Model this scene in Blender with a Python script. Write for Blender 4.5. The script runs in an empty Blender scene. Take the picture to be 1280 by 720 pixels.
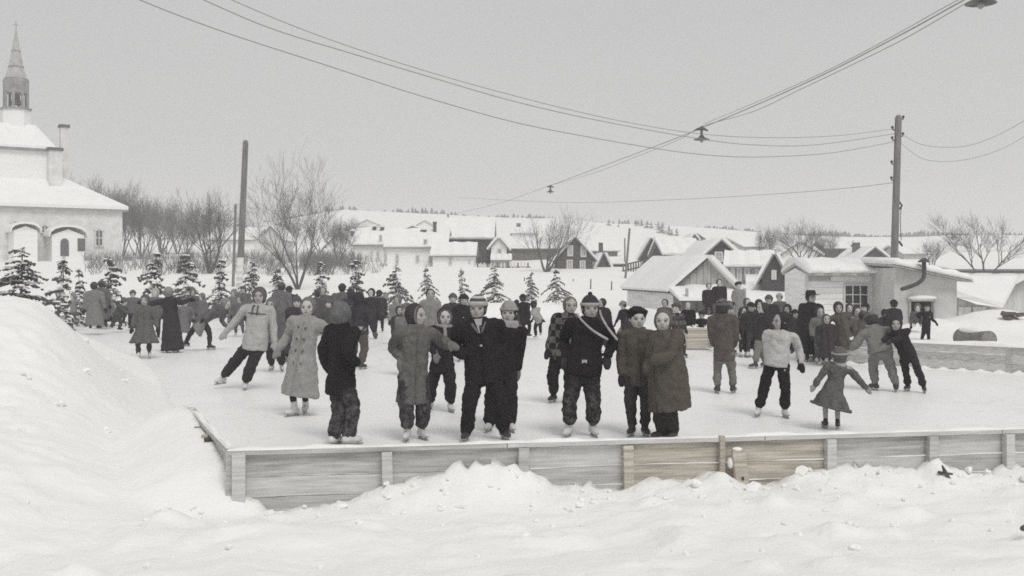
import bpy, math, random
import numpy as np
from mathutils import Vector, Matrix, Quaternion
from math import sin, cos, pi, radians as R, sqrt, atan2
random.seed(7)
SC = bpy.context.scene
COL = SC.collection

# ---------------------------------------------------------------- camera
F = 1300.0; HZ = 335.0; CH = 2.0          # focal length and horizon in px of the 1280 wide photo, eye height in m
cam_d = bpy.data.cameras.new('camera'); cam = bpy.data.objects.new('camera', cam_d); COL.objects.link(cam)
cam.location = (0, 0, CH); cam.rotation_euler = (R(90), 0, 0)
cam_d.sensor_width = 36; cam_d.lens = F/1280*36; cam_d.shift_y = -(360-HZ)/1280
cam_d.clip_start = 0.1; cam_d.clip_end = 6000
SC.camera = cam

# ---------------------------------------------------------------- overcast sky, weak sun, exposure
W = bpy.data.worlds.new('World'); SC.world = W; W.use_nodes = True
nt = W.node_tree; nt.nodes.clear()
sky = nt.nodes.new('ShaderNodeTexSky'); sky.sky_type = 'NISHITA'; sky.sun_disc = False
sky.sun_elevation = R(54); sky.sun_rotation = R(156); sky.air_density = 1.5; sky.dust_density = 5
hs = nt.nodes.new('ShaderNodeHueSaturation'); hs.inputs['Saturation'].default_value = 0.04
tc = nt.nodes.new('ShaderNodeTexCoord')
cn = nt.nodes.new('ShaderNodeTexNoise'); cn.inputs['Scale'].default_value = 1.6; cn.inputs['Detail'].default_value = 5
mp = nt.nodes.new('ShaderNodeMapping'); mp.inputs['Scale'].default_value = (1, 1, 3.5)
cr = nt.nodes.new('ShaderNodeValToRGB')
cr.color_ramp.elements[0].position = .25; cr.color_ramp.elements[0].color = (5.2, 5.22, 5.25, 1)
cr.color_ramp.elements[1].position = .75; cr.color_ramp.elements[1].color = (6.0, 6.0, 6.0, 1)
mx = nt.nodes.new('ShaderNodeMix'); mx.data_type = 'RGBA'; mx.inputs['Factor'].default_value = .96   # cloud layer over the clear sky
bg = nt.nodes.new('ShaderNodeBackground'); bg.inputs['Strength'].default_value = .088
wo = nt.nodes.new('ShaderNodeOutputWorld')
L_ = nt.links.new
L_(tc.outputs['Generated'], mp.inputs['Vector']); L_(mp.outputs['Vector'], cn.inputs['Vector']); L_(cn.outputs['Fac'], cr.inputs['Fac'])
L_(sky.outputs['Color'], hs.inputs['Color']); L_(hs.outputs['Color'], mx.inputs['A']); L_(cr.outputs['Color'], mx.inputs['B'])
L_(mx.outputs['Result'], bg.inputs['Color']); L_(bg.outputs['Background'], wo.inputs['Surface'])
sd = bpy.data.lights.new('sun', 'SUN'); sd.energy = 1.62; sd.angle = R(25); sd.color = (1, .975, .925)
sun = bpy.data.objects.new('sun', sd); COL.objects.link(sun)
sun.rotation_euler = (R(36), R(0), R(24))
sun.location = (-20, -20, 40)
SC.view_settings.view_transform = 'Standard'; SC.view_settings.look = 'None'
SC.view_settings.exposure = .07; SC.view_settings.gamma = 1
SC.cycles.filter_width = 1.7; SC.cycles.use_denoising = False
SC.cycles.volume_bounces = 1; SC.cycles.max_bounces = 6; SC.cycles.transparent_max_bounces = 8

# ---------------------------------------------------------------- helpers
def P(px, py, d):                          # a point seen at pixel (px, py) of the photo, d metres away
    return Vector(((px-640)/F*d, d, CH-(py-HZ)/F*d))

_m = {}
def _bsdf(name):
    m = bpy.data.materials.new(name); m.use_nodes = True
    return m, m.node_tree, m.node_tree.nodes['Principled BSDF']
def _noise(t, scale, detail=4, rough=.6, coord='Object', sc=None):
    c = t.nodes.new('ShaderNodeTexCoord'); n = t.nodes.new('ShaderNodeTexNoise')
    n.inputs['Scale'].default_value = scale; n.inputs['Detail'].default_value = detail; n.inputs['Roughness'].default_value = rough
    if sc:
        q = t.nodes.new('ShaderNodeMapping'); q.inputs['Scale'].default_value = sc
        t.links.new(c.outputs[coord], q.inputs['Vector']); t.links.new(q.outputs['Vector'], n.inputs['Vector'])
    else: t.links.new(c.outputs[coord], n.inputs['Vector'])
    return n
def _ramp(t, src, a, b, p0=.3, p1=.7):
    r = t.nodes.new('ShaderNodeValToRGB'); r.color_ramp.elements[0].position = p0; r.color_ramp.elements[1].position = p1
    r.color_ramp.elements[0].color = (*a, 1); r.color_ramp.elements[1].color = (*b, 1)
    t.links.new(src, r.inputs['Fac']); return r
def _bump(t, b, src, strength, dist):
    n = t.nodes.new('ShaderNodeBump'); n.inputs['Strength'].default_value = strength; n.inputs['Distance'].default_value = dist
    t.links.new(src, n.inputs['Height']); t.links.new(n.outputs['Normal'], b.inputs['Normal'])
def col3(c): return (c, c, c) if isinstance(c, (int, float)) else c
def mix(a, b, k): return tuple(x*(1-k)+y*k for x, y in zip(a, b))
def tint(c):                                 # everything leans to grey, as in the faded print
    if isinstance(c, (int, float)): return (c*1.0, c*.97, c*.975)
    g = sum(c)/3; return tuple(x*.5+g*.5 for x in c)
def mat(name, c, var=.25, scale=8, rough=.85, bump=.3, bs=40, bd=.004, sc=None, spec=.3):
    k = (name, c if not isinstance(c, list) else tuple(c), var, scale)
    if k in _m: return _m[k]
    m, t, b = _bsdf(name); c = tint(c)
    n = _noise(t, scale, sc=sc); r = _ramp(t, n.outputs['Fac'], tuple(x*(1-var) for x in c), tuple(min(.95, x*(1+var)) for x in c))
    t.links.new(r.outputs['Color'], b.inputs['Base Color'])
    b.inputs['Roughness'].default_value = rough; b.inputs['Specular IOR Level'].default_value = spec
    if bump: n2 = _noise(t, bs, 3, sc=sc); _bump(t, b, n2.outputs['Fac'], bump, bd)
    _m[k] = m; return m
def cloth(c, kind='plain'):
    k = ('cloth', c, kind)
    if k in _m: return _m[k]
    m, t, b = _bsdf('cloth_'+kind); v = tint(c)
    dk_ = max(v) < .10; v = tuple(x*k*(.52 if dk_ else .85) for x, k in zip(v, (1.04, .93, 1.10) if dk_ else (1, 1, 1)))
    n = _noise(t, 12, 6, .7); r = _ramp(t, n.outputs['Fac'], tuple(x*.8 for x in v), tuple(min(.9, x*1.2+.003) for x in v), .3, .72)
    out = r.outputs['Color']
    if kind == 'snowy':                    # snow caught in wool trousers
        n3 = _noise(t, 17, 6, .75); r3 = _ramp(t, n3.outputs['Fac'], (0, 0, 0), (.42, .42, .42), .44, .76)
        c3 = t.nodes.new('ShaderNodeTexCoord'); sp = t.nodes.new('ShaderNodeSeparateXYZ'); t.links.new(c3.outputs['Object'], sp.inputs[0])
        mr = t.nodes.new('ShaderNodeMapRange'); mr.inputs['From Min'].default_value = .75; mr.inputs['From Max'].default_value = .42
        t.links.new(sp.outputs['Z'], mr.inputs['Value'])
        mu = t.nodes.new('ShaderNodeMath'); mu.operation = 'MULTIPLY'; t.links.new(r3.outputs['Color'], mu.inputs[0]); t.links.new(mr.outputs['Result'], mu.inputs[1])
        x = t.nodes.new('ShaderNodeMix'); x.data_type = 'RGBA'; t.links.new(mu.outputs[0], x.inputs['Factor'])
        t.links.new(out, x.inputs['A']); x.inputs['B'].default_value = (.38, .38, .36, 1); out = x.outputs['Result']
    if kind in ('tweed', 'mottled'):
        n3 = _noise(t, 70 if kind == 'tweed' else 30, 4, .75); r3 = _ramp(t, n3.outputs['Fac'], (.78, .78, .78), (1.28, 1.26, 1.25), .32, .7)
        x = t.nodes.new('ShaderNodeMix'); x.data_type = 'RGBA'; x.blend_type = 'MULTIPLY'; x.inputs['Factor'].default_value = 1
        t.links.new(out, x.inputs['A']); t.links.new(r3.outputs['Color'], x.inputs['B']); out = x.outputs['Result']
    if kind == 'plaid':
        ch = t.nodes.new('ShaderNodeTexChecker'); ch.inputs['Scale'].default_value = 11; c3 = t.nodes.new('ShaderNodeTexCoord')
        t.links.new(c3.outputs['Object'], ch.inputs['Vector']); ch.inputs['Color2'].default_value = (*v, 1); ch.inputs['Color1'].default_value = (.22, .21, .20, 1)
        x = t.nodes.new('ShaderNodeMix'); x.data_type = 'RGBA'; t.links.new(n.outputs['Fac'], x.inputs['Factor']); x.inputs['A'].default_value = (*v, 1); t.links.new(ch.outputs['Color'], x.inputs['B'])
        out = x.outputs['Result']
    if kind == 'stripes':
        wv = t.nodes.new('ShaderNodeTexWave'); wv.bands_direction = 'Z'; wv.inputs['Scale'].default_value = 5; wv.inputs['Distortion'].default_value = .3
        c3 = t.nodes.new('ShaderNodeTexCoord'); t.links.new(c3.outputs['Object'], wv.inputs['Vector'])
        out = _ramp(t, wv.outputs['Fac'], v, (.5, .49, .46), .55, .7).outputs['Color']
    t.links.new(out, b.inputs['Base Color']); b.inputs['Roughness'].default_value = .95; b.inputs['Specular IOR Level'].default_value = .15
    n2 = _noise(t, 60, 3); _bump(t, b, n2.outputs['Fac'], .5, .01)
    n4 = _noise(t, 11, 5, .6); bp = t.nodes.new('ShaderNodeBump'); bp.inputs['Strength'].default_value = .7; bp.inputs['Distance'].default_value = .05
    t.links.new(n4.outputs['Fac'], bp.inputs['Height']); t.links.new(b.inputs['Normal'].links[0].from_node.outputs['Normal'], bp.inputs['Normal']); t.links.new(bp.outputs['Normal'], b.inputs['Normal'])
    _m[k] = m; return m

class MB:                                   # collects closed shapes, links them as ONE mesh
    def __init__(s): s.v = []; s.f = []
    def add(s, vs, fs):
        o = len(s.v); s.v += [tuple(v) for v in vs]; s.f += [tuple(i+o for i in f) for f in fs]
    def loft(s, rings, caps=True):
        n = len(rings[0]); vs = [p for r in rings for p in r]; fs = []
        for i in range(len(rings)-1):
            for j in range(n): fs.append((i*n+j, i*n+(j+1) % n, (i+1)*n+(j+1) % n, (i+1)*n+j))
        if caps: fs.append(tuple(range(n-1, -1, -1))); fs.append(tuple((len(rings)-1)*n+j for j in range(n)))
        s.add(vs, fs)
    def box(s, c, size, M=None):
        x, y, z = size[0]/2, size[1]/2, size[2]/2
        vs = [Vector((a*x, b*y, e*z)) for a in (-1, 1) for b in (-1, 1) for e in (-1, 1)]
        if M is not None: vs = [M @ v for v in vs]
        s.add([v+Vector(c) for v in vs], [(0,1,3,2),(4,6,7,5),(0,4,5,1),(2,3,7,6),(0,2,6,4),(1,5,7,3)])
    def ell(s, c, A, r, seg=14, rg=9):      # A = (lateral, forward, up) axes
        a, b, u = A; rings = []
        for i in range(1, rg):
            th = pi*i/rg
            rings.append([c + a*(r[0]*sin(th)*cos(2*pi*j/seg)) + b*(r[1]*sin(th)*sin(2*pi*j/seg)) - u*(r[2]*cos(th)) for j in range(seg)])
        s.loft(rings)
    def tube(s, pts, rad, n=10, sub=4, flat=None, cap=True):
        pts = [Vector(p) for p in pts]
        if sub > 1 and len(pts) > 2:
            np_, nr = [], []
            for i in range(len(pts)-1):
                p0 = pts[max(i-1, 0)]; p1 = pts[i]; p2 = pts[i+1]; p3 = pts[min(i+2, len(pts)-1)]
                for k in range(sub):
                    t = k/sub; np_.append(.5*((2*p1)+(p2-p0)*t+(2*p0-5*p1+4*p2-p3)*t*t+(3*p1-p0-3*p2+p3)*t**3)); nr.append(rad[i]*(1-t)+rad[i+1]*t)
            np_.append(pts[-1]); nr.append(rad[-1]); pts, rad = np_, nr
        rings = []; tg = (pts[1]-pts[0]).normalized(); up = Vector((0, 0, 1)) if abs(tg.z) < .9 else Vector((0, 1, 0))
        if flat: up = flat[0]
        b = (up-tg*up.dot(tg)).normalized()
        fl = flat[1] if flat else 1
        def ring(c, r, tg, b):
            a = tg.cross(b); return [c+b*(r*fl*cos(2*pi*j/n))+a*(r*sin(2*pi*j/n)) for j in range(n)]
        N = len(pts)
        if cap: rings.append(ring(pts[0]-tg*rad[0]*.75, rad[0]*.55, tg, b))
        for i, p in enumerate(pts):
            tg = (pts[min(i+1, N-1)]-pts[max(i-1, 0)]).normalized(); b = (b-tg*b.dot(tg)).normalized()
            rings.append(ring(p, rad[i], tg, b))
        if cap: rings.append(ring(pts[-1]+tg*rad[-1]*.75, rad[-1]*.55, tg, b))
        s.loft(rings)
    def build(s, name, material, parent=None, origin=None, smooth=False, vox=None, sm=2, disp=None):
        o0 = Vector(origin) if origin is not None else (parent.location if parent and parent.type == 'EMPTY' else Vector((0, 0, 0)))
        me = bpy.data.meshes.new(name)
        a = np.array(s.v, dtype=float)-np.array(o0)
        me.from_pydata(a.tolist(), [], s.f); me.update()
        if smooth: me.shade_smooth()
        ob = bpy.data.objects.new(name, me); COL.objects.link(ob)
        me.materials.append(material)
        if parent: ob.parent = parent
        else: ob.location = o0
        if vox:
            q = ob.modifiers.new('remesh', 'REMESH'); q.mode = 'VOXEL'; q.voxel_size = vox; q.use_smooth_shade = True
            if sm: w = ob.modifiers.new('smooth', 'SMOOTH'); w.iterations = sm; w.factor = .5
            if disp:
                tx = bpy.data.textures.get('folds_%g' % disp[0])
                if not tx: tx = bpy.data.textures.new('folds_%g' % disp[0], 'CLOUDS'); tx.noise_scale = disp[0]; tx.noise_depth = 2
                e = ob.modifiers.new('folds', 'DISPLACE'); e.texture = tx; e.strength = disp[1]; e.mid_level = .5; e.texture_coords = 'GLOBAL'
        return ob
def empty(name, loc, label, cat, group=None, rz=0):
    o = bpy.data.objects.new(name, None); COL.objects.link(o); o.location = loc; o.rotation_euler.z = rz
    o.empty_display_size = .2; tag(o, label, cat, group); return o
def tag(o, label=None, cat=None, group=None, kind=None):
    if label: o['label'] = label
    if cat: o['category'] = cat
    if group: o['group'] = group
    if kind: o['kind'] = kind
    return o
def copy_tree(o, parent=None):
    c = o.copy(); COL.objects.link(c); c.parent = parent
    for ch in o.children: copy_tree(ch, c)
    return c
_r = np.random.RandomState(3).rand(256, 256)
def vn(x, y):
    xi = np.floor(x).astype(int); yi = np.floor(y).astype(int); fx = x-xi; fy = y-yi
    fx = fx*fx*(3-2*fx); fy = fy*fy*(3-2*fy)
    g = lambda a, b: _r[a % 256, b % 256]
    return (g(xi, yi)*(1-fx)+g(xi+1, yi)*fx)*(1-fy)+(g(xi, yi+1)*(1-fx)+g(xi+1, yi+1)*fx)*fy
def fbm(x, y, o=4):
    s = 0; a = 1; t = 0
    for i in range(o): s = s+a*(vn(x*2**i+i*17.3, y*2**i+i*9.1)-.5); t += a; a *= .5
    return s/t*2
def sstep(a, b, x): t = np.clip((x-a)/(b-a), 0, 1); return t*t*(3-2*t)
# ================================================================ SETTING: snow ground, ice
CORNER = (-2.22, 8.5); END = (4.75, 9.65); SIDE = (-3.37, 10.95)
FD = np.array([END[0]-CORNER[0], END[1]-CORNER[1]]); FLEN = float(np.hypot(*FD)); FD = FD/FLEN; FN = np.array([FD[1], -FD[0]])   # along the front boards, towards the camera
RB0 = (6.6, 22.1); RB1 = (12.2, 17.2)      # far right boards
RINK = [CORNER, (CORNER[0]+FD[0]*16, CORNER[1]+FD[1]*16), RB1, RB0, (5.2, 26), (3.2, 31), (1.8, 41), (-6, 42.5), (-19.5, 43), (-17.5, 38), (-13.2, 31), (-8.2, 22.8), (-6.5, 19), (-4.5, 14), SIDE]
def sdist(X, Y, poly):                      # signed distance, positive outside
    d = np.full(X.shape, 1e9); ins = np.zeros(X.shape, bool); n = len(poly)
    for i in range(n):
        x0, y0 = poly[i]; x1, y1 = poly[(i+1) % n]; ex, ey = x1-x0, y1-y0
        t = np.clip(((X-x0)*ex+(Y-y0)*ey)/(ex*ex+ey*ey), 0, 1)
        d = np.minimum(d, np.hypot(X-x0-t*ex, Y-y0-t*ey))
        c = ((y0 > Y) != (y1 > Y)); xx = x0+(Y-y0)*ex/(ey if abs(ey) > 1e-9 else 1e-9)
        ins ^= c & (X < xx)
    return np.where(ins, -d, d)
SX = [-4, -2.2, -2.1, -1.68, -1.18, -1.05, -.62, -.53, -.28, 0, .2, .41, .78, .9, .97, 1.12, 1.55, 1.8, 2.02, 2.2, 2.6, 3.3, 3.65, 3.8, 4.0, 4.35, 4.75, 6, 9, 14]
SZ = [-0.140, -0.140, -0.140, 0.040, 0.095, 0.170, 0.290, 0.310, 0.335, 0.315, 0.240, 0.180, 0.110, 0.055, 0.060, 0.100, 0.150, 0.250, 0.130, 0.120, 0.210, 0.230, 0.170, 0.230, 0.150, 0.130, 0.190, 0.200, 0.250, 0.300]
MC = [(-8, 2, .55), (-6.6, 6, .6), (-4.6, 9.6, .55), (-4.9, 11, .70), (-5.9, 12.6, 1.34), (-6.6, 14.2, 1.64), (-6.95, 17, 1.12), (-7.35, 19.6, .78), (-8.6, 22.4, .02), (-12, 27, -.1)]
def gh(X, Y):
    X = np.asarray(X, float); Y = np.asarray(Y, float); A = np.arctan2(X, np.maximum(Y, 1))*F
    base = np.interp(Y, [46, 60, 80, 110, 160, 230, 290], [0, .7, 1.6, 2.6, 4.2, 7, 9.5])
    rid = np.interp(A, [-600, -330, -210, -80, 60, 120, 260, 360, 640], [15, 15.5, 20.5, 19.5, 18, 16.2, 14.2, 12.4, 11.6])
    far = 4.2+(rid-4.2)*sstep(150, 350, Y)
    z = np.where(Y > 160, np.maximum(4.2, far), base)
    z = z-np.where(Y > 350, (z-6)*sstep(350, 700, Y), 0)
    z = z+fbm(X*.02, Y*.02)*1.2*sstep(100, 300, Y)+fbm(X*.25, Y*.25)*.12*sstep(30, 60, Y)
    s = sdist(X, Y, RINK)
    n = (X-CORNER[0])*FN[0]+(Y-CORNER[1])*FN[1]         # metres in front of the boards
    al = (X-CORNER[0])*FD[0]+(Y-CORNER[1])*FD[1]
    # shovelled bank round the rink
    bank = (.42+.2*fbm(X*.4, Y*.4))*np.exp(-((s-1.3)/1.1)**2)*sstep(13, 20, Y)+.22*sstep(0, 1.5, s)*sstep(13, 20, Y)
    bank = bank*np.where((X > 6) & (Y < 30), .75, 1)
    z = z+np.where(s > -.3, bank+.0, 0)
    # snow thrown against the front boards
    B = np.interp(X, SX, SZ); rag = fbm(X*3.1+5, Y*3.1, 5)*.08+np.abs(fbm(X*6.5, Y*6.5, 3))*.16-.03+fbm(X*15, Y*15, 2)*.022
    nn = np.maximum(n, 0)
    front = (B+rag*.9)*np.exp(-(nn/.42)**2)+(.07+.05*np.minimum(nn, 4)+fbm(X*.55, Y*.55+3)*.10+fbm(X*1.8, Y*1.8)*.05+fbm(X*5, Y*5)*.03+np.maximum(fbm(X*2.6+4, Y*2.6, 3)-.15, 0)*.16)*(1-np.exp(-(nn/.42)**2))
    fm = (n > 0)
    z = np.where(fm, front*sstep(-60, 0, Y)+.2*(1-sstep(-60, 0, Y)), z)
    # mound on the left, ridge line of the heap of cleared snow
    best = np.full(X.shape, 1e9); hz = np.zeros(X.shape); sd_ = np.zeros(X.shape)
    for i in range(len(MC)-1):
        x0, y0, h0 = MC[i]; x1, y1, h1 = MC[i+1]; ex, ey = x1-x0, y1-y0; L2 = ex*ex+ey*ey
        t = np.clip(((X-x0)*ex+(Y-y0)*ey)/L2, 0, 1); dd = np.hypot(X-x0-t*ex, Y-y0-t*ey)
        side = -((X-x0)*ey-(Y-y0)*ex)        # positive on the left (away from rink)
        m = dd < best; best = np.where(m, dd, best); hz = np.where(m, h0+(h1-h0)*t, hz); sd_ = np.where(m, side, sd_)
    w = np.where(sd_ > 0, 6.5, 2.3)
    mound = hz*(np.exp(-(best/w)**2))+fbm(X*.5+9, Y*.5)*.09*sstep(.2, .9, hz)*np.exp(-(best/4)**2)+fbm(X*2.2, Y*2.2)*.06*sstep(.1, .6, hz)+np.abs(fbm(X*4.2, Y*4.2, 3))*.07*sstep(.1, .6, hz)*np.exp(-(best/3)**2)
    mk = (s > 0) & (X < 2) & (Y < 40)
    z = np.where(mk, np.maximum(z, mound*sstep(-.4, 2.2, s)), z)
    # snow drifted against the outside of the side boards
    tt = ((X-CORNER[0])*(SIDE[0]-CORNER[0])+(Y-CORNER[1])*(SIDE[1]-CORNER[1]))/((SIDE[0]-CORNER[0])**2+(SIDE[1]-CORNER[1])**2)
    dr_ = np.interp(tt, [-.12, .0, .12, .35, 1.0, 1.15, 1.7], [.0, .16, .36, .44, .53, .5, -.1])
    z = np.where((s > 0) & (tt > -.12) & (tt < 1.7) & (n < .3) & (X < -2), np.maximum(z, dr_*np.exp(-(s/.9)**2)+fbm(X*4, Y*4)*.02), z)
    # smooth join between mound and front snow left of the corner post
    z = np.where(s < 0, np.where(s < -.15, -.12, z*(1+s/.15)-.12*(-s/.15)), z)
    # banks the spectators stand on
    for bx, by, bh, br in ((6.1, 31.2, .55, 1.6), (7.4, 31.5, .5, 1.5), (9.3, 33.2, .7, 1.1), (14.6, 31.2, .75, 2.0), (12.6, 30.8, .5, 1.3), (16.2, 30, .5, 2.0)):
        z = np.where(s > .2, np.maximum(z, bh*np.exp(-(((X-bx)**2+(Y-by)**2)/br**2))+fbm(X*2, Y*2)*.05), z)
    return z
def gz(x, y): return float(gh(np.array([x]), np.array([y]))[0])
def grow(a, b, s0, k):
    r = [a]; s = s0
    while r[-1] < b: r.append(r[-1]+s); s *= k
    return r
xs = sorted(set([-v for v in grow(9, 1500, .12, 1.07)] + list(np.arange(-8.95, 9, .065)) + grow(9, 1500, .12, 1.07)))
ys = sorted(set([-v for v in grow(-2, 60, .2, 1.3)][::-1] + list(np.arange(2.05, 12.5, .06)) + grow(12.5, 1500, .065, 1.022)))
def sheet(name, xs, ys, zf, m):
    X, Y = np.meshgrid(np.array(xs), np.array(ys)); Z = zf(X, Y)
    nx, ny = len(xs), len(ys); me = bpy.data.meshes.new(name)
    co = np.stack([X, Y, Z], -1).reshape(-1, 3)
    i = np.arange(nx-1)[None, :]+np.arange(ny-1)[:, None]*nx
    q = np.stack([i, i+1, i+1+nx, i+nx], -1).reshape(-1, 4)
    me.vertices.add(len(co)); me.vertices.foreach_set('co', co.ravel())
    me.loops.add(q.size); me.loops.foreach_set('vertex_index', q.ravel())
    me.polygons.add(len(q)); me.polygons.foreach_set('loop_start', np.arange(len(q))*4)
    me.update(calc_edges=True); me.shade_smooth(); me.materials.append(m)
    o = bpy.data.objects.new(name, me); COL.objects.link(o); o['kind'] = 'structure'; return o
def snow_mat():
    m, t, b = _bsdf('snow')
    n = _noise(t, .35, 6); r = _ramp(t, n.outputs['Fac'], (.86, .86, .845), (.90, .90, .89), .3, .7)
    t.links.new(r.outputs['Color'], b.inputs['Base Color']); b.inputs['Roughness'].default_value = .75; b.inputs['Specular IOR Level'].default_value = .25
    a = _noise(t, 2.2, 8, .65); c = _noise(t, 26, 5, .7)
    ad = t.nodes.new('ShaderNodeMath'); ad.operation = 'MULTIPLY_ADD'; ad.inputs[1].default_value = .16
    t.links.new(c.outputs['Fac'], ad.inputs[0]); t.links.new(a.outputs['Fac'], ad.inputs[2]); _bump(t, b, ad.outputs[0], .55, .09)
    return m
SNOW = snow_mat()
ROOFSNOW = mat('roof_snow', (.84, .84, .83), .04, 1.2, .8, .4, 3, .06)
ground = sheet('ground', xs, ys, gh, SNOW)
def ice_mat():
    m, t, b = _bsdf('ice')
    n = _noise(t, .55, 7, .65); r = _ramp(t, n.outputs['Fac'], (.84, .845, .84), (.90, .90, .895), .35, .65)
    s = _noise(t, 3, 8, .75, sc=(1, 6, 1)); s2 = _noise(t, 3, 8, .75, sc=(6, 1.4, 1))
    x = t.nodes.new('ShaderNodeMix'); x.data_type = 'RGBA'; x.blend_type = 'MULTIPLY'; x.inputs['Factor'].default_value = .5
    rs = _ramp(t, s.outputs['Fac'], (.90, .90, .90), (1, 1, 1), .40, .47); t.links.new(r.outputs['Color'], x.inputs['A']); t.links.new(rs.outputs['Color'], x.inputs['B'])
    t.links.new(x.outputs['Result'], b.inputs['Base Color']); b.inputs['Roughness'].default_value = .42; b.inputs['Specular IOR Level'].default_value = .35
    vo = t.nodes.new('ShaderNodeTexVoronoi'); vo.feature = 'DISTANCE_TO_EDGE'; vo.inputs['Scale'].default_value = .9
    w1 = _noise(t, .8, 3); ma = t.nodes.new('ShaderNodeVectorMath'); ma.operation = 'MULTIPLY_ADD'; ma.inputs[1].default_value = (2.2, 2.2, 0)
    c5 = t.nodes.new('ShaderNodeTexCoord'); t.links.new(w1.outputs['Color'], ma.inputs[0]); t.links.new(c5.outputs['Object'], ma.inputs[2]); t.links.new(ma.outputs[0], vo.inputs['Vector'])
    rv_ = _ramp(t, vo.outputs['Distance'], (.83, .84, .85), (1, 1, 1), .002, .014)      # cuts left by the blades
    y = t.nodes.new('ShaderNodeMix'); y.data_type = 'RGBA'; y.blend_type = 'MULTIPLY'; y.inputs['Factor'].default_value = .75
    t.links.new(x.outputs['Result'], y.inputs['A']); t.links.new(rv_.outputs['Color'], y.inputs['B']); t.links.new(y.outputs['Result'], b.inputs['Base Color'])
    _bump(t, b, s2.outputs['Fac'], .35, .02); return m
bm_i = MB()
ip = [(x, y) for x, y in RINK]
cxi = sum(p[0] for p in ip)/len(ip); cyi = sum(p[1] for p in ip)/len(ip)
import bmesh
bm = bmesh.new()
vs = [bm.verts.new((x+(x-cxi)*.0, y, 0.0)) for x, y in ip]; bm.faces.new(vs)
me = bpy.data.meshes.new('ice'); bm.to_mesh(me); bm.free(); me.materials.append(ice_mat())
ice = bpy.data.objects.new('ice', me); COL.objects.link(ice); ice['kind'] = 'structure'

rc = random.Random(12); cl = MB(); AXW = (Vector((1, 0, 0)), Vector((0, 1, 0)), Vector((0, 0, 1)))
def clod(x, y, r_):
    z = gz(x, y); th_ = rc.uniform(0, 3.1); a_ = Vector((cos(th_), sin(th_), rc.uniform(-.4, .4))).normalized(); b_ = a_.cross(Vector((0, 0, 1))).normalized(); c_ = a_.cross(b_)
    n0 = len(cl.v); cl.ell(Vector((x, y, z+r_*.25)), (a_, b_, c_), (r_*rc.uniform(.8, 1.4), r_*rc.uniform(.6, 1), r_*rc.uniform(.5, .9)), 7, 5)
    cl.v[n0:] = [(v[0]+rc.uniform(-1, 1)*r_*.22, v[1]+rc.uniform(-1, 1)*r_*.22, v[2]+rc.uniform(-1, 1)*r_*.22) for v in cl.v[n0:]]
for i in range(240):                         # broken crust and clods where the rink was shovelled out
    al_ = rc.uniform(-.6, 12); n_ = abs(rc.gauss(0, .45))+.12; clod(CORNER[0]+FD[0]*al_+FN[0]*n_, CORNER[1]+FD[1]*al_+FN[1]*n_, rc.uniform(.008, .03)+.045*rc.random()**5 if n_ < .7 else rc.uniform(.01, .03))
for i in range(110): clod(rc.uniform(-5.5, 6), rc.uniform(5.2, 8), rc.uniform(.008, .035))
for i in range(14):
    y_ = rc.uniform(9, 20); clod(np.interp(y_, [9, 11, 14, 19, 22], [-3.1, -4.2, -5.2, -6.9, -8.3])-abs(rc.gauss(0, .6)), y_, rc.uniform(.02, .07))
tag(cl.build('snow_clods', SNOW, None, origin=(0, 9, 0)), 'broken crusts and clods of shovelled snow along the boards and bank', 'snow', kind='stuff')
# ================================================================ rink boards
WG = mat('grey_boards', (.47, .465, .45), .3, 3, .85, .5, 30, .006, sc=(.35, 4, 14))
WG2 = mat('pale_boards', (.58, .575, .555), .2, 3, .85, .5, 30, .006, sc=(.35, 4, 14))
WT = mat('tan_boards', (.53, .455, .35), .35, 3, .85, .5, 30, .006, sc=(.35, 4, 14))
WT2 = mat('brown_boards', (.46, .385, .29), .45, 3, .85, .5, 30, .006, sc=(.35, 4, 14))
WD = mat('dark_wood', (.10, .085, .07), .4, 6, .9, .4)
WHT = mat('white_paint', (.62, .62, .6), .06, 2, .7, .2)
ANG = atan2(FD[1], FD[0])
def fr(al, n, z): return Vector((CORNER[0]+FD[0]*al+FN[0]*n, CORNER[1]+FD[1]*al+FN[1]*n, z))
RZ = Matrix.Rotation(ANG, 3, 'Z')
def al_of(px):                              # where the front line stands behind this pixel column
    k = (px-640)/F; return (CORNER[0]-k*CORNER[1])/(k*FD[1]-FD[0])
boards = empty('rink_boards', fr(0, 0, 0), 'weathered plank boards with posts and snowy top rail along the near edge', 'rink boards')
rng = random.Random(5)
posts = [al_of(p) for p in (311, 484, 652, 783, 905, 1034, 1160, 1256)]
posts += [posts[-1]+1.05*i for i in range(1, 6)]
def plank(parent, c, L, h, th, M, m, name='plank'):
    b = MB(); n = max(2, int(L/.12)); rings = []
    hh = h/2; r = rng.random()*9
    for i in range(n+1):
        x = -L/2+L*i/n; w = .004*sin(x*7+r)+.003*sin(x*17+r*2); t = th/2
        rings.append([c+M@Vector((x, -t, -hh+w)), c+M@Vector((x, t, -hh+w)), c+M@Vector((x, t, hh+w*.5)), c+M@Vector((x, -t, hh+w*.5))])
    b.loft(rings); return b.build(name, m, parent)
ztop = .478
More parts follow.
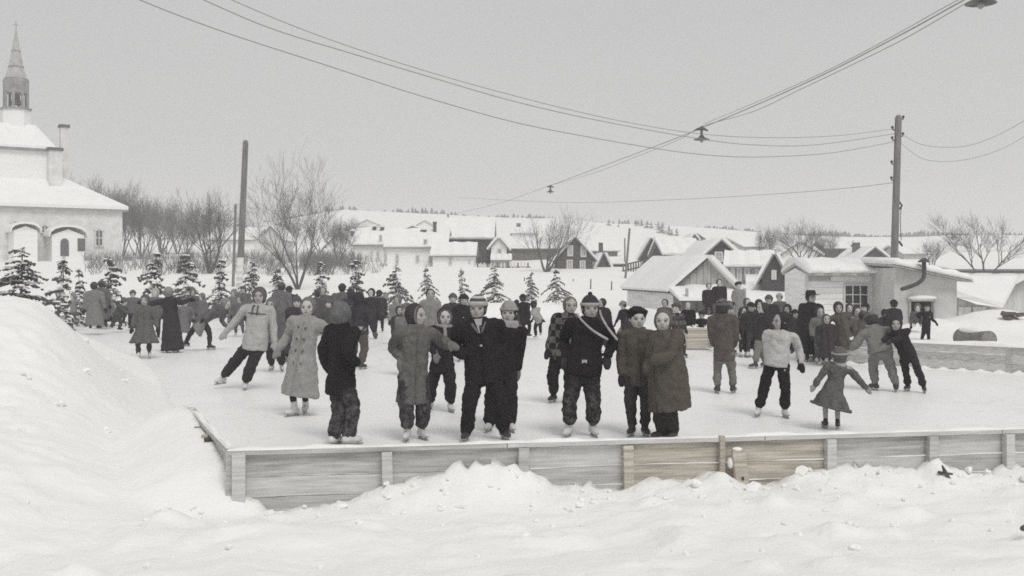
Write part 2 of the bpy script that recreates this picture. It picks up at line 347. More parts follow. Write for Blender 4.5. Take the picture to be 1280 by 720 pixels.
for i in range(len(posts)-1):
    a0, a1 = posts[i], posts[i+1]
    if i == 0: a0 -= .06
    px = 640+F*fr((a0+a1)/2, 0, 0).x/fr((a0+a1)/2, 0, 0).y
    tan = 775 < px < 1010
    z = ztop
    for k, h in enumerate((.185, .165, .15)):
        m = (WT, WT, WT2)[k] if tan else ((WG, WG2, WG)[k] if px < 700 else (WG2, WG, WG)[(k+i) % 2])
        gap = .012 if px > 700 else .005
        tl = rng.uniform(-.004, .004)+(-.012 if i == 2 and k == 1 else 0)
        plank(boards, fr((a0+a1)/2, rng.uniform(-.004, .004), z-h/2-.004), a1-a0-.012, h-gap, .024, RZ@Matrix.Rotation(tl, 3, 'Y'), m)
        z -= h
for i, a in enumerate(posts):
    b = MB(); w = .085
    if i == 0:
        b = MB(); b.box(fr(-.005, .062, .17), (.105, .09, .66), RZ); b.build('post', WG2, boards)
        b = MB(); b.box(fr(-.085, .0, .20), (.05, .12, .62), RZ); b.build('post', WG, boards); continue
    if i == 4: continue
    top = .475 if i != 3 else .47; m = WT if i == 3 else WG2 if i % 2 else WG
    b.box(fr(a, .058, top/2-.12), (w, .075, top+.24), RZ@Matrix.Rotation(rng.uniform(-.02, .02), 3, 'Y')); b.build('post', m, boards)
for k in range(7):                           # top rail in lengths butted end to end
    L = 2.3; c = k*L+L/2-.1
    b = MB(); b.box(fr(c, .012, .497), (L-.008, .105, .034), RZ); o = b.build('top_rail', [WG, WG2, WG2, WG2, WG, WG2, WG][k], boards)
b = MB(); rings = []                         # snow lying on the rail
for i in range(161):
    a = -.1+16*i/160; h = .012+.010*sin(a*3.1)+.008*sin(a*9.7+1)+.006*sin(a*23); h = max(.003, h); w = .045+.008*sin(a*5)
    if 3.1 < a < 4.4: h *= .35
    rings.append([fr(a, .012-w, .515), fr(a, .012+w, .515), fr(a, .012+w*.8, .515+h*.8), fr(a, .012, .515+h), fr(a, .012-w*.8, .515+h*.8)])
b.loft(rings); b.build('rail_snow', SNOW, boards)
# two short stakes beside the gap, leaning, with snow caught between
st = empty('stake', fr(al_of(903), .09, 0), 'short upright stake nailed at the joint between the tan boards and the grey boards', 'stake')
b = MB(); b.box(fr(al_of(899), .062, .25), (.045, .05, .56), RZ); b.build('upright', WT2, st)
st = empty('leaning_stake', fr(al_of(918), .12, 0), 'stubby tan stake with a dark knot, leaning in the snow by the board joint', 'stake')
b = MB(); b.box(fr(al_of(919), .13, .205), (.115, .05, .42), RZ@Matrix.Rotation(-.12, 3, 'Y')); b.build('upright', WT, st)
b = MB(); b.ell(fr(al_of(920), .158, .17), (Vector((1, 0, 0)), Vector((0, 1, 0)), Vector((0, 0, 1))), (.014, .008, .02), 8, 5); b.build('knot', WD, st)
b = MB(); b.ell(fr(al_of(915), .12, .42), (Vector((1, 0, 0)), Vector((0, 1, 0)), Vector((0, 0, 1))), (.05, .045, .02), 12, 8); b.build('snow_cap', SNOW, st, vox=.012); b = MB(); b.ell(fr(al_of(908), .1, .30), (Vector((1, 0, 0)), Vector((0, 1, 0)), Vector((0, 0, 1))), (.03, .04, .05), 12, 8); b.build('snow_lump', SNOW, st)
# side boards running back from the corner, almost buried
sd0 = Vector((CORNER[0]-.1, CORNER[1]+.06, 0)); sd1 = Vector((SIDE[0], SIDE[1], 0)); sv = (sd1-sd0); SLn = sv.length; sv.normalize()
SR = Matrix.Rotation(atan2(sv.y, sv.x), 3, 'Z'); snrm = Vector((-sv.y, sv.x, 0))
side = empty('side_boards', sd0, 'half buried grey side boards running back from the corner post, splintered underneath', 'rink boards')
b = MB(); b.box(sd0+sv*SLn/2+Vector((0, 0, .495)), (SLn+.15, .07, .036), SR@Matrix.Rotation(-.008, 3, 'Y')); b.build('top_rail', WG, side)
for z in (.40, .24): plank(side, sd0+sv*SLn/2+Vector((0, 0, z)), SLn, .145, .024, SR, WG)
for t, l in ((.35, .3), (.42, .42), (.62, .22), (.8, .2)):
    c = sd0+sv*SLn*t+snrm*.06; b = MB(); b.loft([[c+Vector((x, y, .47)) for x, y in ((-.03, -.02), (.03, -.02), (.03, .02), (-.03, .02))], [c+Vector((x+.01, y, .47-l)) for x, y in ((-.006, -.004), (.006, -.004), (.006, .004), (-.006, .004))]]); b.build('splinter', WD if l < .4 else WT2, side)
b = MB(); rings = []
for i in range(41):
    a = SLn*i/40; h = .02+.012*sin(a*7); c = sd0+sv*a+Vector((0, 0, .512)); rings.append([c-snrm*.03, c+snrm*.03, c+snrm*.02+Vector((0, 0, h)), c-snrm*.02+Vector((0, 0, h))])
b.loft(rings); b.build('rail_snow', SNOW, side)
# splintered stick in the snow at the right
o = MB(); c = P(1182, 592, 9.2)
o.tube([c+Vector((-.03, 0, .07)), c+Vector((-.01, -.01, .02)), c+Vector((.03, -.02, -.05))], [.007, .018, .012], 7, 3); o.tube([c+Vector((-.06, 0, .01)), c+Vector((.05, -.02, .0))], [.015, .010], 6, 1)
tag(o.build('broken_branch', WD, None, origin=c), 'dark broken branch stub sticking out of the snow below the right boards', 'branch')
o = MB(); c = P(1284, 655, 6.9); o.tube([c+Vector((-.03, 0, -.03)), c+Vector((.06, 0, .02))], [.02, .02], 7, 1)
tag(o.build('stick_end', WD, None, origin=c), 'dark end of a stick in the snow at the far right edge', 'stick')

# right end boards
rv = Vector((RB1[0]-RB0[0], RB1[1]-RB0[1], 0)); RL = rv.length; rv.normalize(); RR = Matrix.Rotation(atan2(rv.y, rv.x), 3, 'Z'); r0 = Vector((RB0[0], RB0[1], 0))
rb = empty('far_rink_boards', r0, 'grey far boards closing the right end of the rink below the oil drum', 'rink boards')
nb = 4
for i in range(nb):
    for k, z in enumerate((.43, .27, .11)):
        plank(rb, r0+rv*(RL*(i+.5)/nb)+Vector((0, 0, z)), RL/nb-.02, .152, .03, RR, [WG, WG2][(i+k) % 2])
    b = MB(); b.box(r0+rv*(RL*(i+.04)/nb)+Vector((-.05, .06, .24)), (.09, .07, .55), RR); b.build('post', WG, rb)
b = MB(); rings = []
for i in range(61):
    a = RL*i/60; h = .05+.025*sin(a*2.3)+.015*sin(a*6); c = r0+rv*a+Vector((0, 0, .505)); q = Vector((-rv.y, rv.x, 0))
    rings.append([c-q*.05, c+q*.2, c+q*.15+Vector((0, 0, h)), c-q*.03+Vector((0, 0, h*.7))])
b.loft(rings); b.build('rail_snow', SNOW, rb)

# ================================================================ buildings
GLASS = mat('window_glass', (.035, .035, .04), .3, 2, .15, 0, spec=.5)
def gable_house(name, label, cat, px0, px1, base_py, eave_py, ridge_py, d, depth, wallm, gable_front=True, yaw=0, wins=(), swins=(), chim=(), over=.35, snow=.28, group=None, roof_m=None, door=(), trim=WHT, zb=None):
    snow *= .6
    """front face spans pixels px0..px1 at distance d; wins in fractions (u, v, w, h) of the front face"""
    A = P(px0, base_py, d); B = P(px1, base_py, d); w = (B-A).x; cx = (A.x+B.x)/2
    zb = A.z if zb is None else zb
    ze = P(0, eave_py, d).z; zr = P(0, ridge_py, d+(0 if gable_front else depth/2)).z
    root = empty(name, (cx, d, zb), label, cat, group); root.rotation_euler.z = yaw
    he = ze-zb; hr = zr-zb; sink = 1.2
    def bl(mb, n, m, par=root): return mb.build(n, m, par, origin=(0, 0, 0))
    V = Vector; b = MB()
    if gable_front:
        pr = [(-w/2, -sink), (w/2, -sink), (w/2, he), (0, hr), (-w/2, he)]
        b.loft([[V((x, y, z)) for x, z in pr] for y in (0, depth)])
    else:
        pr = [(0, -sink), (depth, -sink), (depth, he), (depth/2, hr), (0, he)]
        b.loft([[V((x, y, z)) for y, z in pr] for x in (-w/2, w/2)])
    bl(b, 'wall', wallm)
    # roof: boards with a thick uneven cover of snow
    def slope(p0, p1, q0, q1, nm, m, th, nrm):            # p0-p1 eave, q0-q1 ridge
        b = MB(); n = 10; rings = []
        for i in range(n+1):
            t = i/n; e = p0.lerp(p1, t); r = q0.lerp(q1, t); k = th*(1+.25*sin(i*2.1+w)*(1 if th > .1 else 0))
            md = (e+r)/2
            rings.append([e, md, r, r+nrm*k, md+nrm*k*1.1, e+nrm*k*.75])
        b.loft(rings); return bl(b, nm, m)
    rm = roof_m or REDGE
    for s in (-1, 1):
        if gable_front:
            sx = w/2+over; dz = (hr-he)*over/(w/2)
            e0, e1 = V((s*sx, -over, he-dz)), V((s*sx, depth+over, he-dz)); r0_, r1_ = V((0, -over, hr)), V((0, depth+over, hr)); nr = V((s*(hr-he), 0, w/2)).normalized()
        else:
            sy = depth/2+over; dz = (hr-he)*over/(depth/2)
            e0, e1 = V((-w/2-over, depth/2+s*sy, he-dz)), V((w/2+over, depth/2+s*sy, he-dz)); r0_, r1_ = V((-w/2-over, depth/2, hr)), V((w/2+over, depth/2, hr)); nr = V((0, s*(hr-he), depth/2)).normalized()
        up = nr*.01
        rf = slope(e0+up, e1+up, r0_+up, r1_+up, 'roof', rm, .09, nr)
        sn = slope(e0+nr*.104, e1+nr*.104, r0_+nr*.104, r1_+nr*.104, 'roof_snow', ROOFSNOW, snow, nr); sn.parent = root
    def win(u, v, ww, wh, side=None, frame=trim, mull=(1, 1)):
        X, Z = ww/2, wh/2
        if side is None: c = V(((u-.5)*w, -.02, v*he)); ax, n_ = V((1, 0, 0)), V((0, -1, 0))
        else: c = V((side*(w/2+.02), u*depth, v*he)); ax, n_ = V((0, side, 0)), V((side, 0, 0))
        M = Matrix((ax, -n_, V((0, 0, 1)))).transposed(); b = MB(); f = .11
        b.box(c+M@V((-X-f/2, 0, 0)), (f, .1, wh+2*f), M); b.box(c+M@V((X+f/2, 0, 0)), (f, .1, wh+2*f), M)
        b.box(c+M@V((0, 0, Z+f/2)), (ww, .12, f), M); b.box(c+M@V((0, -.03, -Z-f/2)), (ww, .16, f), M)
        for i in range(mull[0]): b.box(c+M@V((-X+ww*(i+1)/(mull[0]+1), -.005, 0)), (.045, .05, wh), M)
        for i in range(mull[1]): b.box(c+M@V((0, -.012, -Z+wh*(i+1)/(mull[1]+1))), (ww, .05, .045), M)
        wf = bl(b, 'window', frame)
        b = MB(); b.box(c+M@V((0, .01, 0)), (ww, .03, wh), M); bl(b, 'pane', GLASS, wf)
    for q in wins: win(*q)
    for q in swins: win(q[0], q[1], q[2], q[3], side=q[4])
    for u, vt, ww, hh in door:
        b = MB(); b.box(V(((u-.5)*w, -.03, hh/2)), (ww, .08, hh)); dd = bl(b, 'door', WD)
    for (fx, fy, ww, top, m) in chim:
        b = MB(); zt = hr+top; x0 = (fx-.5)*w; y0 = fy*depth
        b.box(V((x0, y0, zt-1.2)), (ww, ww, 2.4)); c = bl(b, 'chimney', m)
        b = MB(); b.box(V((x0, y0, zt+.05)), (ww+.14, ww+.14, .1)); b.box(V((x0, y0, zt+.17)), (ww, ww, .12)); bl(b, 'chimney_cap', ROOFSNOW, c)
    return root, w, he, hr
REDGE = mat('roof_edge', (.26, .26, .26), .2, 2)
BRICK = mat('chimney_brick', (.11, .09, .085), .35, 5, .9, .4)
BROWN = mat('brown_siding', (.10, .08, .07), .25, 1, .9, .4, 6, .02, sc=(.4, .4, 9))
DARK = mat('dark_siding', (.065, .06, .064), .25, 1, .9, .4, 6, .02, sc=(.4, .4, 9))
CREAM = mat('white_siding', (.86, .86, .845), .07, 1, .85, .4, 6, .02, sc=(.4, .4, 9))
PALE = mat('pale_grey_siding', (.62, .61, .59), .14, 1.5, .9, .4, 6, .02, sc=(6, 6, .5))
SHOPW = mat('whitewashed_boards', (.84, .835, .82), .15, 1.2, .85, .5, 5, .02, sc=(.6, .6, 7))
GREYW = mat('grey_planking', (.44, .43, .41), .3, 1.5, .9, .5, 5, .02, sc=(8, 8, .5))
STONE = mat('church_stone', (.70, .695, .67), .16, 1.1, .9, .6, 2.2, .05)
TIN = mat('spire_tin', (.26, .26, .27), .3, 1.2, .6, .3)

# -- shed with gable roof and lean-to (785..920)
def add_shed():
    d = 46.0; root, w, he, hr = gable_house('garden_shed', 'unpainted plank shed with a broad snow covered gable roof behind the spectators', 'shed', 842, 918, 388, 360, 322, d, 6.0, GREYW, True, 0, over=.22, snow=.2)
    return root
# the shed's ridge runs back-left: modelled turned a little so that its left roof plane shows
A = P(842, 388, 40); B = P(920, 388, 40)
sh = empty('plank_shed', (A.x, 40, gz(A.x, 40)), 'plank shed with a broad snowy gable roof and porch, behind the bank', 'shed')
sz = sh.location.z; e = P(0, 361, 40).z-sz; r = P(0, 324.5, 40).z-sz; w = B.x-A.x; V = Vector
pk = P(884, 321, 40).x-A.x; bk = V((-1.15, 5.5, 0))
def lb(mb, n, m, par=None): return mb.build(n, m, par or sh, origin=(0, 0, 0))
el = P(845, 361, 40).x-A.x
b = MB(); b.loft([[p, p+bk] for p in (V((0, 0, -.5)), V((w, 0, -.5)), V((w, 0, e)), V((pk, 0, r)), V((0, 0, e)))][0:0] or [[V((0, 0, -.5)), V((w, 0, -.5)), V((w, 0, e)), V((pk, 0, r)), V((0, 0, e))], [V((0, 0, -.5))+bk, V((w, 0, -.5))+bk, V((w, 0, e))+bk, V((pk, 0, r))+bk, V((0, 0, e))+bk]])
lb(b, 'wall', GREYW)
b = MB()
for i in range(9): b.box(V((.12+w*i/9+.1, -.012, e*.5-.2)), (.235, .024, e+.35))
for i in range(9):                          # gable planks up to the slope
    x = .22+w*i/9; top = e+(r-e)*(x/pk if x < pk else (w-x)/(w-pk))
    b.box(V((x, -.012, (e+top)/2)), (.235, .024, max(.05, top-e-.05)))
o = lb(b, 'plank_cladding', mat('grey_planking_front', (.42, .405, .385), .3, 2, .9, .5, 8, .01, sc=(6, 6, .6)))
o['kind'] = 'stuff'
for s, (ex) in ((-1, -.2), (1, w+.2)):
    n_ = V((-(r-e), 0, pk)).normalized() if s < 0 else V(((r-e), 0, w-pk)).normalized()
    q0 = V((ex, -.25, e-(r-e)*.2/(pk if s < 0 else w-pk))); q1 = V((pk, -.25, r)); bb = bk*1.03
    for nm, m, o0, th in (('roof', WHT if s > 0 else WD, .01, .07), ('roof_snow', ROOFSNOW, .085, .17)):
        b = MB(); rings = []
        for i in range(9):
            t = i/8; k = th*(1+(.15*sin(i*1.9) if th > .1 else 0)); a_, c_ = q0+bb*t+n_*o0, q1+bb*t+n_*o0
            rings.append([a_, (a_+c_)/2, c_, c_+n_*k, (a_+c_)/2+n_*k, a_+n_*k*.7])
        b.loft(rings); lb(b, nm, m)
# side wall seen to the left
b = MB(); b.loft([[V((0, 0, -.5)), V((-.02, 0, e))], [V((0, 0, -.5))+bk, V((-.02, 0, e))+bk]][0:0] or [[V((-.03, 0, -.5)), V((.02, 0, -.5)), V((.02, 0, e)), V((-.03, 0, e))], [V((-.03, 0, -.5))+bk, V((.02, 0, -.5))+bk, V((.02, 0, e))+bk, V((-.03, 0, e))+bk]]); lb(b, 'side_wall', SHOPW)
# porch roof
b = MB(); y0 = 0
for t0, m, nm, th in ((0, WD, 'porch_roof', .05), (.055, ROOFSNOW, 'porch_snow', .16)):
    b = MB(); rings = []
    for i in range(9):
        x = -.25+(w+.1)*i/8; sc = th*(1+(.2*sin(i*2.3) if th > .1 else 0)); ze = e-.05+t0-(0.12 if i > 6 else 0)
        rings.append([V((x, -.03, ze)), V((x+.25, -1.35, ze-.42)), V((x+.25, -1.35, ze-.42+sc*.7)), V((x, -.03, ze+sc))])
    b.loft(rings); lb(b, nm, m)
for x in (.1, w-.15): b = MB(); b.box(V((x+.2, -1.25, .55)), (.1, .1, e*.95)); lb(b, 'porch_post', GREYW)

# -- white shop with the many-paned window
d = 34.0
def S(px, py, dd=d): return P(px, py, dd)
A = S(1008, 405); B = S(1112, 405)
shop = empty('white_workshop', (A.x, d, gz(A.x, d)), 'low whitewashed workshop with snow heaped roof and many paned window, left of the pole', 'building'); sz = shop.location.z
w = B.x-A.x; e = S(0, 343).z-sz; r = S(0, 324, d+1.4).z-sz
def lb(mb, n, m, par=None): return mb.build(n, m, par or shop, origin=(0, 0, 0))
b = MB(); b.loft([[V((x, y, z)) for y, z in ((0, -.6), (2.7, -.6), (2.7, e), (1.35, r-.3), (0, e))] for x in (0, w)]); lb(b, 'wall', SHOPW)
nb_ = 9
for i in range(nb_):
    z0 = -.3+(e+.25)*i/nb_; h = (e+.25)/nb_
    for (x0, x1) in ((0.0, w),):
        if 1.9 < 0: pass
        b = MB(); b.box(V((w/2, -.014+.003*(i % 2), z0+h/2)), (w-.004*i % .01, .022, h-.014)); lb(b, 'siding_board', SHOPW)
for x, ww in ((0, .1), (w, .1)):
    b = MB(); b.box(V((x, -.03, e/2-.2)), (ww, .09, e+.5)); lb(b, 'corner_board', WHT)
b = MB(); rings = []
for i in range(15):
    x = -.02+(w+.2)*i/14; k = .02*sin(i*1.7); rings.append([V((x, -.4, e-.03)), V((x, 1.35, r-.22)), V((x, 3.0, e-.03)), V((x, 3.0, e+.03)), V((x, 1.35, r-.14)), V((x, -.4, e+.03))])
b.loft(rings); lb(b, 'roof', GREYW)
b = MB(); rings = []
for i in range(29):
    x = -.05+(w+.27)*i/28; k = .03*sin(i*.9)+.02*sin(i*2.3); ed = .5 if 0 < i < 28 else .25
    rings.append([V((x, -.42-.03*sin(i*1.3), e+.04)), V((x, 1.35, r-.12)), V((x, 3.05, e+.04)), V((x, 3.0, e+.3*ed*2)), V((x, 2.2, (e+r)/2+.27+k)), V((x, 1.4, r+.06+k*.5)), V((x, .6, e+(r-e)*.4+.30*ed*2+k)), V((x, -.15, e+.30*ed*1.6+k)), V((x, -.44, e+.16*ed*2+k))])
b.loft(rings); o = lb(b, 'roof_snow', ROOFSNOW); o.data.shade_smooth()
wx0, wx1 = S(1056, 0).x-A.x, S(1084, 0).x-A.x; wz1, wz0 = S(0, 357).z-sz, S(0, 391).z-sz
fr_ = MB(); cx, cz, ww, wh = (wx0+wx1)/2, (wz0+wz1)/2, wx1-wx0, wz1-wz0
for sx in (-1, 1): fr_.box(V((cx+sx*(ww/2+.03), -.045, cz)), (.06, .06, wh+.12))
for s_ in (-1, 1): fr_.box(V((cx, -.05, cz+s_*(wh/2+.03))), (ww, .08, .06))
for i in (1, 2): fr_.box(V((cx-ww/2+ww*i/3, -.046, cz)), (.028, .05, wh))
for i in (1, 2): fr_.box(V((cx, -.05, cz-wh/2+wh*i/3)), (ww, .05, .028))
wf = lb(fr_, 'window', WHT)
for i in range(3):
    for k in range(3):
        b = MB(); b.box(V((cx-ww/2+ww*(i+.5)/3, -.035+.002*((i+k) % 2), cz-wh/2+wh*(k+.5)/3)), (ww/3-.032, .012, wh/3-.032)); lb(b, 'pane', GLASS, wf)
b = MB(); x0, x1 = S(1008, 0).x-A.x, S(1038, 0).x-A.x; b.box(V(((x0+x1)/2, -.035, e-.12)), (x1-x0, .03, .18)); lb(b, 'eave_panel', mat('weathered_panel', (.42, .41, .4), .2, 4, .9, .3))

# -- lean-to workshop to the right of the pole, stovepipe, doorway
d2 = 32.0
A = P(1118, 412, d2); B = P(1196, 412, d2)
lt = empty('lean_to_workshop', (A.x, d2, gz(A.x, d2)), 'grey lean-to workshop with dark doorway and bent stovepipe, right of the tall pole', 'building'); sz = lt.location.z
w = B.x-A.x; zl = P(0, 334, d2).z-sz; zr = P(0, 350, d2).z-sz
def lb(mb, n, m, par=None): return mb.build(n, m, par or lt, origin=(0, 0, 0))
LW = mat('grey_stucco', (.56, .55, .53), .15, 2, .9, .5, 12, .01)
dx0, dx1 = P(1138, 0, d2).x-A.x, P(1166, 0, d2).x-A.x; dz = P(0, 377, d2).z-sz
b = MB()                                     # walls round the door opening
zt = lambda x: zl+(zr-zl)*x/w
for (xa, xb, za) in ((0, dx0, -.5), (dx1, w, -.5), (dx0, dx1, dz)):
    b.loft([[V((xa, y, za)), V((xb, y, za)), V((xb, y, zt(xb))), V((xa, y, zt(xa)))] for y in (0, .15)])
b.loft([[V((0, y, -.5)), V((.15, y, -.5)), V((.15, y, zl-.02)), V((0, y, zl-.02))] for y in (.15, 5)]); b.loft([[V((w-.15, y, -.5)), V((w, y, -.5)), V((w, y, zr-.02)), V((w-.15, y, zr-.02))] for y in (.15, 5)])
b.box(V((w/2, 5.07, .5)), (w, .14, 2.6)); lb(b, 'wall', LW)
b = MB(); b.box(V(((dx0+dx1)/2+.02, .5, dz/2-.1)), (dx1-dx0-.05, .05, dz+.5)); lb(b, 'door', WD)
b = MB()
for x in (dx0-.03, dx1+.03): b.box(V((x, -.03, dz/2)), (.06, .06, dz+.1))
b.box(V(((dx0+dx1)/2, -.04, dz+.05)), (dx1-dx0+.2, .1, .08)); lb(b, 'door_frame', GREYW)
b = MB(); b.ell(V(((dx0+dx1)/2, -.08, dz+.12)), (V((1, 0, 0)), V((0, 1, 0)), V((0, 0, 1))), ((dx1-dx0)/2+.1, .14, .08)); lb(b, 'lintel_snow', ROOFSNOW)
for nm, m, o0, th in (('roof', GREYW, 0, .06), ('roof_snow', ROOFSNOW, .062, .2)):
    b = MB(); rings = []
    for i in range(15):
        x = -.15+(w+.5)*i/14; k = th*(1 if th < .1 else (1+.15*sin(i*1.9))*(.45 if i in (0, 14) else 1)); z = zt(x)+o0
        rings.append([V((x, -.35, z)), V((x, 5.3, z+.1)), V((x, 5.3, z+.1+k)), V((x, 2, z+.05+k)), V((x, -.25, z+k)), V((x, -.38, z+k*.5))])
    b.loft(rings); o = lb(b, nm, m); 
    if th > .1: o.data.shade_smooth()
sp = P(1120, 361, d2)-lt.location; s1 = P(1139, 354, d2)-lt.location; s2 = P(1147, 345, d2)-lt.location; s3 = P(1147, 328, d2)-lt.location
b = MB(); f_ = V((0, -.5, 0)); b.tube([sp+f_, s1+f_, s2+f_*.98, s3+f_*.98], [.062]*4, 12, 5)
PIPE = mat('rusty_stovepipe', (.075, .07, .07), .4, 6, .6, .3); pp = lb(b, 'stovepipe', PIPE)
b = MB(); b.loft([[s3+f_+V((r_*cos(a*pi/6), r_*sin(a*pi/6), z_)) for a in range(12)] for r_, z_ in ((.18, 0), (.17, .04), (.05, .13))]); lb(b, 'pipe_cap', PIPE, pp)

# -- low shed further right
d3 = 36.0; A = P(1195, 412, d3); B = P(1234, 412, d3)
ls = empty('low_shed', (A.x, d3, gz(A.x, d3)), 'low shed with twin plank doors under a wide snowy roof, behind the oil drum', 'shed'); sz = ls.location.z
def lb(mb, n, m, par=None): return mb.build(n, m, par or ls, origin=(0, 0, 0))
w = B.x-A.x; z0 = P(0, 372, d3).z-sz; z1 = P(0, 382, d3).z-sz; zr = P(0, 352, d3+2).z-sz
b = MB(); b.loft([[V((0, y, -.4)), V((w, y, -.4)), V((w, y, z1)), V((0, y, z0))] for y in (0, 4)]); lb(b, 'wall', GREYW)
for i in range(2): b = MB(); b.box(V((w*(.27+.46*i), -.02, z1/2-.12)), (w*.4, .04, z1+.15)); lb(b, 'door', PALE)
b = MB(); X2 = w+2.2; b.loft([[V((-.1, -.3, z0+.02)), V((w*.5, -.4, z1+.06)), V((w+.35, -.4, z1-.06)), V((w+.35, -.4, z1+.12)), V((w*.5, -.4, z1+.3)), V((-.1, -.3, z0+.25))], [V((-.1, 2.4, zr)), V((w*.5, 2.4, zr)), V((X2, 2.4, zr)), V((X2, 2.4, zr+.2)), V((w*.5, 2.4, zr+.22)), V((-.1, 2.4, zr+.2))]]); lb(b, 'roof_snow', ROOFSNOW)
gable_house('snowy_cabin', 'pale cabin with a long snow roof at the far right edge beyond the low shed', 'cabin', 1237, 1330, 408, 372, 350, 39.0, 6.5, PALE, True, 0, over=.3, snow=.25, trim=WHT)
# -- oil drum
c0 = P(1236, 427, 22.4); c0.z = gz(c0.x-.4, 22.6)+.19; ax = V((-.20, .98, 0)).normalized(); q = V((-ax.y, ax.x, 0))
dr = empty('oil_drum', c0, 'rusty oil drum lying on its side in the snow on the right bank', 'drum')
def circ(c, r_): return [c+q*(r_*cos(2*pi*a/24))+V((0, 0, r_*sin(2*pi*a/24))) for a in range(24)]
b = MB(); b.loft([circ(c0+ax*t, r_) for t, r_ in ((0, .19), (.0, .205), (.02, .205), (.03, .195), (.3, .195), (.31, .205), (.33, .205), (.34, .195), (.6, .195), (.61, .205), (.63, .205), (.64, .195), (.93, .195), (.94, .205), (.96, .205))])
DR = mat('drum_steel', (.20, .19, .17), .35, 5, .6, .3); lb = b.build('shell', DR, dr, origin=c0); lb.location = (0, 0, 0)
b = MB(); b.loft([circ(c0-ax*.002+ax*t, r_) for t, r_ in ((-.004, .165), (.006, .18))]); b.build('lid', mat('drum_lid', (.27, .25, .21), .35, 9, .7, .3), dr, origin=c0)
b = MB(); b.ell(c0+ax*.55+V((0, 0, .17)), (ax, q, V((0, 0, 1))), (.45, .16, .08), 18, 10); b.build('snow_cover', SNOW, dr, origin=c0)

# -- church
dc = 112.0
PHI = R(35); OX = P(153, 330, dc).x
def C(px, py, dd=dc):                        # point of the turned church (its own axes) seen at a pixel of the photo
    k_ = (px-640)/F; y = dd-dc; wx, wy = OX-sin(PHI)*y, dc+cos(PHI)*y; x = (k_*wy-wx)/(cos(PHI)-k_*sin(PHI)); Y = wy+sin(PHI)*x
    return Vector((OX+x, dd, CH-(py-HZ)/F*Y))
A = C(-60, 330); B = C(153, 330)
ch = empty('church', (OX, dc, gz(OX, dc)), 'stone church with a snow covered hipped roof and an openwork belfry under a thin spire', 'church'); cz_ = ch.location.copy(); ch.rotation_euler.z = PHI
def lc(mb, n, m, par=None): return mb.build(n, m, par or ch, origin=tuple(cz_))
def wallbox(x0, x1, y0, y1, z0, z1, nm, m, par=None):
    b = MB(); b.box(V(((x0+x1)/2, (y0+y1)/2, (z0+z1)/2)), (x1-x0, y1-y0, z1-z0)); return lc(b, nm, m, par)
ze = C(153, 264).z; zb = C(153, 335).z-1.5; zm = C(60, 217, dc+6).z
wallbox(A.x, B.x, dc, dc+16, zb, ze, 'wall', STONE)
xr = C(80, 0).x
def hip(x0, x1, y0, y1, z0, X0, X1, Y0, Y1, z1, nm, m, th=.35):
    b = MB(); b.loft([[V((x0, y0, z0)), V((x1, y0, z0)), V((x1, y1, z0)), V((x0, y1, z0))], [V((x0, y0, z0+th)), V((x1, y0, z0+th)), V((x1, y1, z0+th)), V((x0, y1, z0+th))], [V((X0, Y0, z1)), V((X1, Y0, z1)), V((X1, Y1, z1)), V((X0, Y1, z1))]]); return lc(b, nm, m)
hip(A.x-.5, B.x+.5, dc-.5, dc+16.5, ze+.15, A.x+3, C(82, 0).x, dc+5.5, dc+8.0, zm, 'roof_snow', ROOFSNOW)
wallbox(A.x-.45, B.x+.45, dc-.45, dc+16.4, ze-.02, ze+.14, 'cornice', mat('stone_trim', (.33, .33, .32), .15))
# upper storey and second roof carrying the belfry
zu = C(50, 186, dc+4).z
wallbox(C(-60, 0, dc+4).x, C(62, 0, dc+4).x, dc+4.2, dc+12, zm-2.4, zu, 'clerestory', CREAM)
hip(C(-60, 0, dc+4).x-.3, C(62, 0, dc+4).x+.6, dc+3.8, dc+12.4, zu+.02, C(-20, 0, dc+8).x, C(42, 0, dc+8).x, dc+7, dc+9, C(20, 156, dc+8).z, 'upper_roof_snow', ROOFSNOW, .25)
wallbox(C(-60, 0, dc+4).x-.25, C(62, 0, dc+4).x+.5, dc+3.85, dc+12.3, zu-.25, zu+.01, 'upper_cornice', TIN)
# chimneys
for px, py, dd, ww, zz in ((80, 157, dc+6, .8, 217), (68, 186, dc+3.6, 1.3, 217)):
    c = wallbox(C(px, 0, dd).x-ww/2, C(px, 0, dd).x+ww/2, dd-ww/2, dd+ww/2, C(px, zz, dd).z-2, C(px, py, dd).z, 'chimney', STONE)
    wallbox(C(px, 0, dd).x-ww/2-.12, C(px, 0, dd).x+ww/2+.12, dd-ww/2-.12, dd+ww/2+.12, C(px, py, dd).z-.25, C(px, py, dd).z+.08, 'chimney_cap', BRICK, c)
wallbox(C(82.5, 0).x, C(85, 0).x, dc+4, dc+4.3, C(84, 219).z-1, C(84, 209).z, 'vent', BRICK)
# belfry
dbf = dc+8; cxb = C(20, 0, dbf).x; k = dbf/F
def octo(r_, z, n=8, ph=pi/8): return [V((cxb+r_*cos(ph+2*pi*i/n), dbf+r_*sin(ph+2*pi*i/n), z)) for i in range(n)]
def Z(py): return C(20, py, dbf).z
b = MB(); b.loft([octo(1.5, Z(162)), octo(1.45, Z(137))]); lc(b, 'belfry_base', CREAM)
b = MB(); b.loft([octo(1.62, Z(138)), octo(1.62, Z(135.5))]); lc(b, 'ledge', TIN)
b = MB()
for i in range(8):
    p = octo(1.17, 0)[i]; b.box(V((p.x, p.y, (Z(135.5)+Z(112))/2)), (.26, .26, Z(112)-Z(135.5)))
lc(b, 'belfry_columns', TIN)
b = MB(); b.loft([octo(1.28, Z(117)), octo(1.34, Z(108)), octo(1.34, Z(100)), octo(1.15, Z(99))]); lc(b, 'belfry_crown', TIN)
